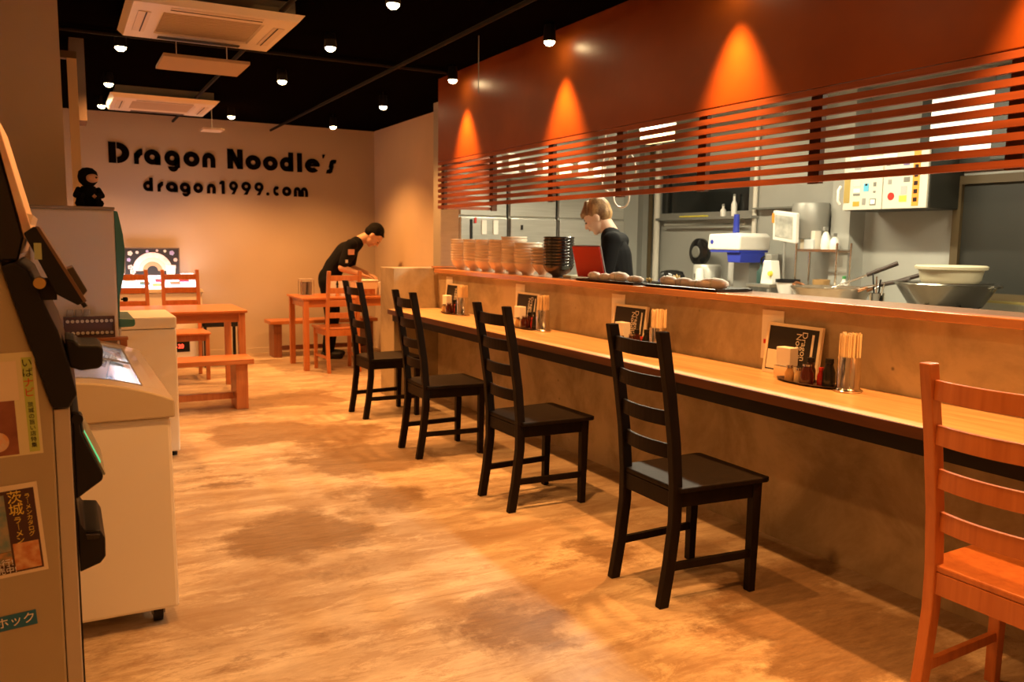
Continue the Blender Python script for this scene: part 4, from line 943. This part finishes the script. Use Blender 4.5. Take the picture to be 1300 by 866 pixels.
# brown crate with white cups at the freezer's far end, on a small wooden stand
t = thing('wooden_stand', 'narrow wooden stand between the glass topped freezer and the teal fronted cabinet', 'stand', (.0, 4.42, 0))
box('board', ORANGEX, -.34, .27, -.045, .0, .85, .865, t, .002)
for x in (-.32, .25): box('leg', ORANGEW, x-.015, x+.015, -.04, -.01, 0, .8495, t)
t = thing('bottle_crate', 'dark brown crate with rows of pale round caps behind the chest freezer', 'crate', (.10, 4.398, .866))
m = MB(); m.box(-.10, .115, -.015, .015, 0, .012).box(-.10, .115, -.015, .015, .09, .10).box(-.10, -.094, -.015, .015, .012, .09).box(.109, .115, -.015, .015, .012, .09).box(-.094, .109, .005, .012, .012, .09); m.build('frame', BROWNP, t)
for k in range(10):
    for z in (.022, .078): MB().lathe([(0, 0), (.007, 0), (.008, .006), (0, .008)], 12, Matrix.Translation((-.083+k*.0205, .0045, z)) @ Matrix.Rotation(PI/2, 4, 'X')).build('cap', CREAM, t, smooth=40)
for k in range(3):
    t = thing('tumbler', ['left of three upturned tumblers on the brown crate', 'middle of three upturned tumblers on the brown crate', 'right of three upturned tumblers on the brown crate'][k], 'glass', (.03+k*.035, 4.398, .9665), 0, 'tumblers on the brown crate')
    MB().lathe([(0, .032), (.012, .032), (.015, .0), (.0165, .0), (.0135, .034), (0, .034)], 20).build('glass', GLASS, t, smooth=50)

# tall cabinet with teal curved front
t = thing('display_cabinet', 'tall white cabinet with curved teal front beside the aisle', 'cabinet', (0, 4.43, 0))
MB().box(-.12, .235, 0, .44, .0, 1.465).build('body', WHITE2, t, .01)
MB().box(-.125, .238, -.003, .443, 1.4655, 1.48).build('top', mat('grey_top', (.34, .30, .24), .5), t, .003)
MB().prism([(.2355, .95), (.2355, 1.463), (.250, 1.46), (.270, 1.35), (.276, 1.27), (.268, 1.17), (.245, 1.06), (.240, .95)], .004, .436).build('front_door', TEAL, t, .003)
MB().prism([(.2355, .905), (.30, .908), (.308, .918), (.306, .945), (.2355, .9495)], .0, .44).build('lower_lip', TEAL, t, .006)
MB().prism([(.2355, .40), (.245, .40), (.245, .9), (.2355, .9)], .01, .43).build('lower_door', WHITE, t, .002)
# ninja style cloth doll on top (plain hooded doll)
t = thing('cloth_doll', 'small black hooded cloth doll sitting on the tall white cabinet', 'doll', (.135, 4.58, 1.4805))
MB().lathe([(0, 0), (.052, 0), (.058, .02), (.050, .07), (.030, .10), (0, .105)], 24).build('body', SHIRT, t, smooth=60)
hd = MB().lathe([(0, -.045), (.022, -.040), (.040, -.020), (.045, .005), (.040, .030), (.022, .046), (0, .050)], 24, Matrix.Translation((0.0, 0, .140))).build('hood', SHIRT, t, smooth=60)
MB().lathe([(0, 0), (.030, 0), (.026, .010), (.015, .014), (0, .016)], 20, Matrix.Translation((.018, -.034, .137)) @ Euler((R(90), 0, R(25))).to_matrix().to_4x4() @ Matrix.Diagonal((1, .72, 1, 1))).build('face', SKIN, hd, smooth=60)
for s in (-1, 1):
    MB().lathe([(0, 0), (.005, 0), (.004, .003), (0, .004)], 10, Matrix.Translation((.024+s*.011, -.0475-(.002*s), .140)) @ Euler((R(90), 0, R(25))).to_matrix().to_4x4()).build('eye', DARK, hd)
    MB().tube([(s*.04, -.01, .085), (s*.055, -.04, .055), (s*.025, -.065, .05)], .015).build('arm', SHIRT, t, smooth=60)
    MB().tube([(s*.03, -.03, .018), (s*.045, -.09, .016)], .018).build('leg', SHIRT, t, smooth=60)
MB().lathe([(0, -.012), (.011, 0), (0, .012)], 14, Matrix.Translation((.022, -.075, .05))).build('hand', SKIN, t, smooth=60)

# second chest freezer, plain white
t = thing('white_chest_freezer', 'plain white box freezer beyond the teal fronted cabinet', 'freezer', (0, 5.42, 0))
box('cabinet', WHITE, .14, .603, .0, .55, .03, .79, t, .01)
box('lid', WHITE, .137, .606, -.004, .556, .793, .865, t, .012)
for x in (.18, .57):
    for y in (.05, .5): MB().cyl((x, y, 0), (x, y, .0298), .02).build('foot', BLACK, t)

# ------------------------------------------------------------------ ice cream freezer with picture board at the back wall
t = thing('display_freezer', 'white ice cream freezer with lit top and a red number display near the back wall', 'freezer', (.88, 9.45, 0))
box('cabinet', WHITE, -.40, .44, 0, .56, .05, .76, t, .012)
MB().prism([(-.42, .761), (.46, .761), (.44, .80), (-.40, .80)], -.012, .05).build('front_rim', WHITE2, t, .004)
lt = MB().prism([(.05, .775), (.55, .93), (.55, .945), (.05, .79)], -.39, .43, 'yz').build('lit_top', mat('lit_white_top', (.8, .8, .8), .3, emis=(.80, .84, 1), es=1.7), t, .003)
box('base', GREYD, -.38, .42, .02, .54, .0, .0495, t)
box('back_body', WHITE, -.40, .44, .5, .56, .761, .925, t)
box('display', BLACK, .10, .30, -.006, -.0005, .13, .25, t, .002); text('red_number', '-20', .06, LEDRED, t, (.20, -.0072, .19), Euler((R(90), 0, 0)))
sl = math.atan2(.155, .5)
cols = [mat('pink_pack', (.80, .10, .32), .5), mat('sky_pack', (.16, .42, .70), .5), mat('rose_pack', (.75, .35, .40), .5), mat('white_pack', (.8, .8, .8), .5)]
for k, (x, y, c_) in enumerate(((-.10, .22, 1), (.06, .30, 0), (.20, .22, 2), (.30, .30, 0), (-.24, .32, 3), (.02, .16, 3))):
    Mk = Matrix.Translation((.88+x, 9.45+y, .7905+(y-.05)*.31+.004)) @ Matrix.Rotation(sl, 4, 'X')
    o = MB().box(-.05, .05, -.035, .035, 0, .014, Mk).build('dessert_pack', cols[c_], None, .003)
    tag(o, ['sky blue pack on the lit freezer top', 'pink pack on the lit freezer top, left of centre', 'rose pack on the lit freezer top', 'pink pack on the lit freezer top, near the right', 'white pack at the left of the lit freezer top', 'white pack at the front of the lit freezer top'][k], 'pack', 'packs on the lit freezer')
l = bpy.data.lights.new('freezer_glow', 'AREA'); l.shape = 'RECTANGLE'; l.size = .8; l.size_y = .4; l.energy = 4.5; l.color = (1, .86, .85)
lo = bpy.data.objects.new('freezer_glow', l); C.objects.link(lo); lo.parent = t; lo.location = (0, .30, .93); lo.rotation_euler = (R(165), 0, 0)
t = thing('picture_board', 'black board with a pink arch and pale flowers above the lit freezer', 'picture', (.885, 9.93, .926))
box('panel', INK, -.27, .27, 0, .02, 0, .29, t); 
fr = MB(); fr.box(-.28, .28, -.004, .022, .29, .302).box(-.28, -.27, -.004, .022, 0, .29).box(.27, .28, -.004, .022, 0, .29).box(-.28, .28, -.004, .022, -.0, .008); fr.build('frame', mat('brown_frame', (.12, .08, .05), .5), t)
PKA = mat('pale_pink_print', (.78, .52, .50), .6, var=((.78, .70, .66), 26, (1, 1, 1)))
g = Glyph(-.004); 
A = []
for (ro, ri, mm_) in ((.20, .14, PKA), (.138, .10, mat('cream_print', (.75, .62, .45), .6)), (.098, .055, mat('brown_print', (.45, .24, .12), .6))):
    g = Glyph(-.003); g.arc(0, .05, ro, ri, 0, 180); g.m.build('arch', mm_, t, loc=(0, -.0005, 0))
for k, (x, z, r_) in enumerate(((-.22, .24, .028), (-.235, .17, .022), (-.22, .09, .028), (-.15, .25, .018), (.20, .245, .028), (.235, .17, .022), (.13, .265, .016), (-.05, .262, .016), (.05, .27, .014), (-.20, .04, .03), (.22, .09, .02))):
    m = MB()
    for a in range(5): m.lathe([(0, 0), (r_*.45, 0), (r_*.45, .002), (0, .002)], 10, Matrix.Translation((x+r_*.5*math.cos(a*1.257), -.0005, z+r_*.5*math.sin(a*1.257))) @ Matrix.Rotation(PI/2, 4, 'X'))
    m.build('flower', [PAPER, mat('lilac_print', (.45, .42, .70), .6), PKA][k % 3], t)
t = thing('white_cup', 'white paper cup in front of the picture board', 'cup', (1.055, 9.80, .905)); MB().lathe([(0, 0.02), (.040, .02), (.052, .135), (.048, .135), (.037, .025), (0, .025)], 20).build('cup', mat('cup_cream', (.78, .70, .56), .5), t, smooth=50)
t['label'] = 'cream paper cup on the lit freezer before the picture board'

# small black hand sanitiser like thing hanging at the cabinet's edge
t = thing('black_clip', 'small black knob shaped clip on the teal front of the tall cabinet', 'clip', (.278, 4.60, 1.03))
MB().lathe([(0, -.012), (.010, -.010), (.013, 0), (.010, .010), (0, .012)], 16).build('knob', BLACK, t, smooth=50); MB().box(-.020, .0, -.004, .004, -.004, .004).build('arm', BLACK, t)

# ------------------------------------------------------------------ things on the far right table
TZ = .7505
t = thing('glass_rack', 'rack of upturned glasses at the left end of the far table', 'rack', (2.27, 8.80, TZ))
box('rack_base', CHROME, -.07, .07, -.07, .07, 0, .01, t); 
for x in (-.065, .065):
    for y in (-.065, .065): MB().cyl((x, y, .01), (x, y, .17), .003, seg=6).build('post', CHROME, t)
box('rack_top', mat('wire_grey', (.5, .45, .4), .4, .5), -.07, .07, -.07, .07, .17, .176, t)
for x, y, lb in ((2.24, 8.77, 'front left'), (2.30, 8.77, 'front right'), (2.24, 8.83, 'back left'), (2.30, 8.83, 'back right')):
    t = thing('tumbler', '%s tumbler in the rack on the far table' % lb, 'glass', (x, y, TZ+.011), 0, 'tumblers in the rack on the far table')
    MB().lathe([(0, .0), (.022, 0), (.026, .13), (.024, .13), (.021, .006), (0, .006)], 16).build('glass', mat('smoky_glass', (.35, .30, .26), .1, trans=.4) if 'smoky_glass' not in bpy.data.materials else bpy.data.materials['smoky_glass'], t, smooth=50)
for x, y, n, lb in ((2.50, 8.62, 3, 'left cup stack on the far table'), (2.60, 8.60, 3, 'right cup stack on the far table')):
    for k in range(n):
        t = thing('tea_cup', 'white cup, %s, in the %s' % (['bottom', 'middle', 'topmost'][k], lb), 'cup', (x, y, TZ+k*.045), 0, 'white cups on the far table')
        MB().lathe([(0, 0), (.028, 0), (.042, .05), (.043, .07), (.039, .07), (.026, .008), (0, .008)], 20).build('cup', NAP, t, smooth=50)
t = thing('food_tub', 'large pale plastic tub of food on the far table under the man\'s hands', 'tub', (2.86, 8.68, TZ))
MB().prism([(-.11, 0), (.11, 0), (.13, .15), (-.13, .15)], -.09, .09).build('tub', mat('pale_tub', (.80, .62, .44), .4), t, .008)
MB().box(-.135, .135, -.10, .10, .1505, .165).build('lid', NAP, t, .005)
MB().box(-.095, .095, -.0965, -.0905, .01, .07).build('food_band', mat('brown_food', (.30, .07, .02), .5, var=((.50, .20, .06), 30, (1, 1, 1))), t)
t = thing('napkin_box', 'small white napkin box at the right end of the far table', 'box', (3.04, 8.66, TZ)); box('box_body', NAP, -.025, .025, -.035, .035, 0, .14, t, .003)

# ------------------------------------------------------------------ people
def frame(d):
    return Vector(d).normalized().to_track_quat('Z', 'Y').to_matrix().to_4x4()
def capsule(m, p0, r0, p1, r1, sc=(1, 1), seg=18, up=None):
    p0, p1 = Vector(p0), Vector(p1); d = p1-p0; l = max(d.length, 1e-4)
    z = d/l
    if up is None: M = Matrix.Translation(p0) @ frame(d)
    else:
        x = Vector(up); x = (x-z*x.dot(z)).normalized(); y = z.cross(x)
        M = Matrix.Translation(p0) @ Matrix((x, y, z)).transposed().to_4x4()
    prof = [(r0*math.sin(a*PI/12), -r0*math.cos(a*PI/12)) for a in range(0, 7)]+[(r1*math.cos(a*PI/12), l+r1*math.sin(a*PI/12)) for a in range(0, 7)]
    prof[0] = (0, -r0); prof[-1] = (0, l+r1)
    m.lathe(prof, seg, M @ Matrix.Diagonal((sc[0], sc[1], 1, 1)))
def ell(m, c, r, M=None, seg=24):
    prof = [(math.sin(i*PI/16), -math.cos(i*PI/16)) for i in range(17)]; prof[0] = (0, -1); prof[-1] = (0, 1)
    m.lathe(prof, seg, Matrix.Translation(Vector(c)) @ (M or Matrix.Identity(4)) @ Matrix.Diagonal((*r, 1)))
def blob(m, name, material, voxel, parent=None, sm=6, subdiv=0):
    me = bpy.data.meshes.new(name+'_src'); bmesh.ops.recalc_face_normals(m.bm, faces=m.bm.faces[:]); m.bm.to_mesh(me); m.bm.free()
    o = bpy.data.objects.new(name, me); C.objects.link(o)
    r = o.modifiers.new('r', 'REMESH'); r.mode = 'VOXEL'; r.voxel_size = voxel; r.use_smooth_shade = True
    s = o.modifiers.new('s', 'SMOOTH'); s.iterations = sm; s.factor = .5
    dg = bpy.context.evaluated_depsgraph_get(); me2 = bpy.data.meshes.new_from_object(o.evaluated_get(dg)); me2.name = name
    o.modifiers.clear(); o.data = me2; me2.materials.clear(); me2.materials.append(material)
    for p_ in me2.polygons: p_.use_smooth = True
    if parent: o.parent = parent
    return o
def head_shape(m, M):
    """head in its own frame: +X forward, Z up, origin at the head centre; about 0.23 tall"""
    ell(m, M @ Vector((-.012, 0, .022)), (.093, .075, .088), M.to_3x3().to_4x4())
    ell(m, M @ Vector((.018, 0, -.030)), (.066, .058, .078), M.to_3x3().to_4x4())
    ell(m, M @ Vector((.052, 0, -.088)), (.024, .026, .020), M.to_3x3().to_4x4())      # chin
    ell(m, M @ Vector((.070, 0, .022)), (.018, .050, .014), M.to_3x3().to_4x4())      # brow
    capsule(m, M @ Vector((.084, 0, .008)), .008, M @ Vector((.101, 0, -.028)), .0125)   # nose
    ell(m, M @ Vector((.082, 0, -.053)), (.010, .022, .008), M.to_3x3().to_4x4())      # lips
    for s in (-1, 1):
        ell(m, M @ Vector((.062, s*.036, -.022)), (.020, .022, .024), M.to_3x3().to_4x4())
        ell(m, M @ Vector((-.012, s*.077, -.012)), (.018, .009, .031), M.to_3x3().to_4x4())  # ear
def face_parts(par, M):
    for s in (-1, 1):
        m = MB(); ell(m, M @ Vector((.080, s*.030, -.001)), (.007, .013, .006), M.to_3x3().to_4x4(), 14); m.build('eye', DARK, par, smooth=60)
        m = MB(); capsule(m, M @ Vector((.086, s*.015, .018)), .003, M @ Vector((.077, s*.044, .022)), .003, seg=8); m.build('eyebrow', HAIRK, par, smooth=60)
    m = MB(); ell(m, M @ Vector((.0885, 0, -.053)), (.006, .019, .005), M.to_3x3().to_4x4(), 14); m.build('lips', LIPS, par, smooth=60)
def hand(m, wrist, d, n, side, curl=.5):
    """palm and five fingers; d towards the fingertips, n out of the back of the hand, side = direction of the thumb"""
    d = Vector(d).normalized(); n = Vector(n); n = (n-d*n.dot(d)).normalized(); s = d.cross(n)*(1 if side > 0 else -1); w_ = Vector(wrist)
    for k in (-1.2, -.4, .4, 1.2): capsule(m, w_+s*k*.010, .013, w_+d*.085+s*k*.018, .0105)
    for k, L_ in ((1.5, .070), (.5, .078), (-.5, .073), (-1.5, .058)):
        b = w_+d*.09+s*k*.0185; p1 = b+(d*math.cos(curl*.5)-n*math.sin(curl*.5))*L_*.45; p2 = p1+(d*math.cos(curl*1.2)-n*math.sin(curl*1.2))*L_*.32; p3 = p2+(d*math.cos(curl*1.9)-n*math.sin(curl*1.9))*L_*.25
        capsule(m, b, .0092, p1, .0085, seg=12); capsule(m, p1, .0085, p2, .0078, seg=12); capsule(m, p2, .0078, p3, .007, seg=12)
    t0 = w_+d*.025+s*.026; t1 = t0+(d*.6+s*.75-n*.25).normalized()*.042; t2 = t1+(d*.9+s*.25-n*.3).normalized()*.032
    capsule(m, t0-d*.01-s*.01, .013, t1, .0105, seg=12); capsule(m, t1, .0105, t2, .008, seg=12)
def person(name, label, J, headM, hair, skin, hair_m, apron=False):
    """J: joint positions. one continuous body surface, clothing and hair as children"""
    nk, hc = Vector(J['neck']), headM.translation
    m = MB(); head_shape(m, headM)
    jaw = headM @ Vector((-.030, 0, -.055))
    capsule(m, nk-(jaw-nk).normalized()*.03, .062, jaw, .054)
    sh = (Vector(J['sl'])-Vector(J['sr'])).normalized()
    def torso(m, g):
        a, b, c = Vector(J['pelvis']), Vector(J['waist']), Vector(J['chest'])
        up_ = sh
        capsule(m, a, .125+g, b, .118+g, (1.22, .86), up=up_); capsule(m, b, .118+g, c, .130+g, (1.25, .84), up=up_)
        capsule(m, c, .128+g, nk-(nk-c)*.30, .088+g, (1.3, .8), up=up_)
        capsule(m, J['sl'], .058+g, J['sr'], .058+g)
    torso(m, 0)
    capsule(m, nk-(nk-Vector(J['chest']))*.25, .07, nk, .058)
    for s in 'lr':
        capsule(m, J['s'+s], .054, J['e'+s], .041); capsule(m, J['e'+s], .042, J['w'+s], .027)
        hip, kn, an = J['h'+s], J['k'+s], J['a'+s]
        capsule(m, hip, .090, kn, .056); capsule(m, kn, .058, an, .038)
        hd_ = J['hd'+s]; hand(m, J['w'+s], hd_[0], hd_[1], 1 if s == 'l' else -1, J.get('curl', .6))
        f = Vector(J['f']); capsule(m, Vector(an)+Vector((0, 0, -.03)), .036, Vector(an)+f*.13+Vector((0, 0, -.055)), .026)
    body = blob(m, name, skin, .0065, None, 4)
    tag(body, label, 'person'); body['kind'] = 'thing'
    face_parts(body, headM)
    # hair
    m = MB(); hair(m, headM); blob(m, 'hair', hair_m, .005, body, 3)
    # shirt with sleeves
    m = MB(); torso(m, .012)
    for s in 'lr':
        sl_ = Vector(J['s'+s]); e = Vector(J['e'+s]); fr_ = J.get('sleeve', .75)
        p_ = sl_+(e-sl_)*fr_
        capsule(m, sl_, .068, p_-(p_-sl_).normalized()*.02, .056)
    blob(m, 'shirt', SHIRT, .009, body, 3)
    m = MB()
    a = Vector(J['pelvis']); capsule(m, a, .142, a+Vector((0, 0, -.04)), .14, (1.2, .88), up=sh)
    for s in 'lr':
        capsule(m, J['h'+s], .106, J['k'+s], .074); capsule(m, J['k'+s], .074, Vector(J['a'+s])+Vector((0, 0, .02)), .060)
    blob(m, 'trousers', APRON, .011, body, 3)
    for s in 'lr':
        an = Vector(J['a'+s]); f = Vector(J['f']); m = MB()
        capsule(m, an+Vector((0, 0, -.035))-f*.03, .047, an+f*.14+Vector((0, 0, -.045)), .038); m2 = blob(m, 'shoe', BLACK, .009, body, 2)
    return body
def hair_short(m, M, thick=.014, top=.022, fringe=True):
    R3 = M.to_3x3().to_4x4()
    ell(m, M @ Vector((-.030, 0, .040)), (.088+thick*.4, .078+thick*.5, .080+thick), R3)
    ell(m, M @ Vector((-.055, 0, -.002)), (.055+thick*.4, .070+thick*.4, .062), R3)
    if fringe:
        rnd = random.Random(3)
        for k in range(26):
            a = -1.15+2.3*k/25; p0 = M @ Vector((.010*math.cos(a), .055*math.sin(a), .115)); p1 = M @ Vector((.078*math.cos(a)+.010, .074*math.sin(a), .058+rnd.uniform(-.014, .012)))
            capsule(m, p0, .018, p1, .010, seg=8)
    else:
        for k in range(15):
            a = -1.1+2.2*k/14; capsule(m, M @ Vector((0, .05*math.sin(a), .10)), .016, M @ Vector((.062*math.cos(a), .072*math.sin(a), .078)), .010, seg=8)

# cook behind the shelf, looking down to the picture's left
yaw = math.atan2(.72, -.69); fw = Vector((math.cos(yaw), math.sin(yaw), 0)); lf = Vector((-math.sin(yaw), math.cos(yaw), 0))
base = Vector((3.67, 5.19, 0))
def P(f, l_, z): return tuple(base+fw*f+lf*l_+Vector((0, 0, z)))
hm = Matrix.Translation(Vector(P(.15, 0, 1.53))) @ Matrix.Rotation(yaw, 4, 'Z') @ Matrix.Rotation(R(32), 4, 'Y') @ Matrix.Scale(1.08, 4)
J = dict(pelvis=P(-.06, 0, .92), waist=P(-.03, 0, 1.06), chest=P(0, 0, 1.24), neck=P(.045, 0, 1.42), sl=P(.0, .165, 1.355), sr=P(.0, -.165, 1.355),
         el=P(.03, .215, 1.09), er=P(.03, -.215, 1.09), wl=P(.22, .13, .97), wr=P(.22, -.13, .97), hl=P(-.06, .09, .88), hr=P(-.06, -.09, .88),
         kl=P(-.03, .10, .49), kr=P(-.03, -.10, .49), al=P(-.06, .11, .085), ar=P(-.06, -.11, .085), f=tuple(fw),
         hdl=(fw*.8-lf*.3+Vector((0, 0, -.35)), (0, 0, 1)), hdr=(fw*.8+lf*.3+Vector((0, 0, -.35)), (0, 0, 1)), sleeve=.95)
person('person', 'person with short blond brown hair in a black shirt looking down behind the serving shelf', J, hm, lambda m, M: hair_short(m, M, .016), SKIN, HAIRB)

# man in black bent over the far table
yaw = R(-22); fw = Vector((math.cos(yaw), math.sin(yaw), 0)); lf = Vector((-math.sin(yaw), math.cos(yaw), 0))
base = Vector((2.72, 9.28, 0))
hm = Matrix.Translation(Vector(P(.44, -.02, 1.385))) @ Matrix.Rotation(yaw, 4, 'Z') @ Matrix.Rotation(R(58), 4, 'Y') @ Matrix.Scale(1.1, 4)
J = dict(pelvis=P(-.06, 0, .90), waist=P(.0, 0, 1.04), chest=P(.12, 0, 1.19), neck=P(.285, 0, 1.335), sl=P(.20, .165, 1.28), sr=P(.20, -.165, 1.28),
         el=P(.16, .20, 1.02), er=P(.10, -.22, 1.03), wl=P(.36, .06, .96), wr=P(.31, -.18, .955), hl=P(-.06, .09, .86), hr=P(-.06, -.09, .86),
         kl=P(-.03, .10, .47), kr=P(-.03, -.10, .47), al=P(-.08, .11, .085), ar=P(-.08, -.11, .085), f=tuple(fw),
         hdl=(fw*.9-lf*.5+Vector((0, 0, -.35)), (0, 0, 1)), hdr=(fw*.9+lf*.2+Vector((0, 0, -.25)), (0, 0, 1)), sleeve=.9)
man = person('person', 'person in a black T-shirt with short black hair bending over the far table', J, hm, lambda m, M: hair_short(m, M, .010, fringe=False), SKIN2, HAIRK)

def patch_on(obj, target, w_, h_, m_, name, up=Vector((0, 0, 1))):
    ok, co, nrm, _ = obj.closest_point_on_mesh(target)
    z = nrm.normalized(); x = up.cross(z).normalized(); y = z.cross(x)
    M = Matrix.Translation(co+z*.003) @ Matrix((x, y, z)).transposed().to_4x4()
    o = MB().box(-w_/2, w_/2, -h_/2, h_/2, -.0015, .0015, M).build(name, m_, obj); return o
sh_ = [c for c in man.children if c.name.startswith('shirt')][0]
patch_on(sh_, Vector(P(.24, -.30, 1.20)), .075, .06, mat('print_pinkish', (.70, .40, .32), .7), 'shirt_print')
patch_on(sh_, Vector(P(.18, -.30, 1.10)), .03, .035, PAPER, 'shirt_print')
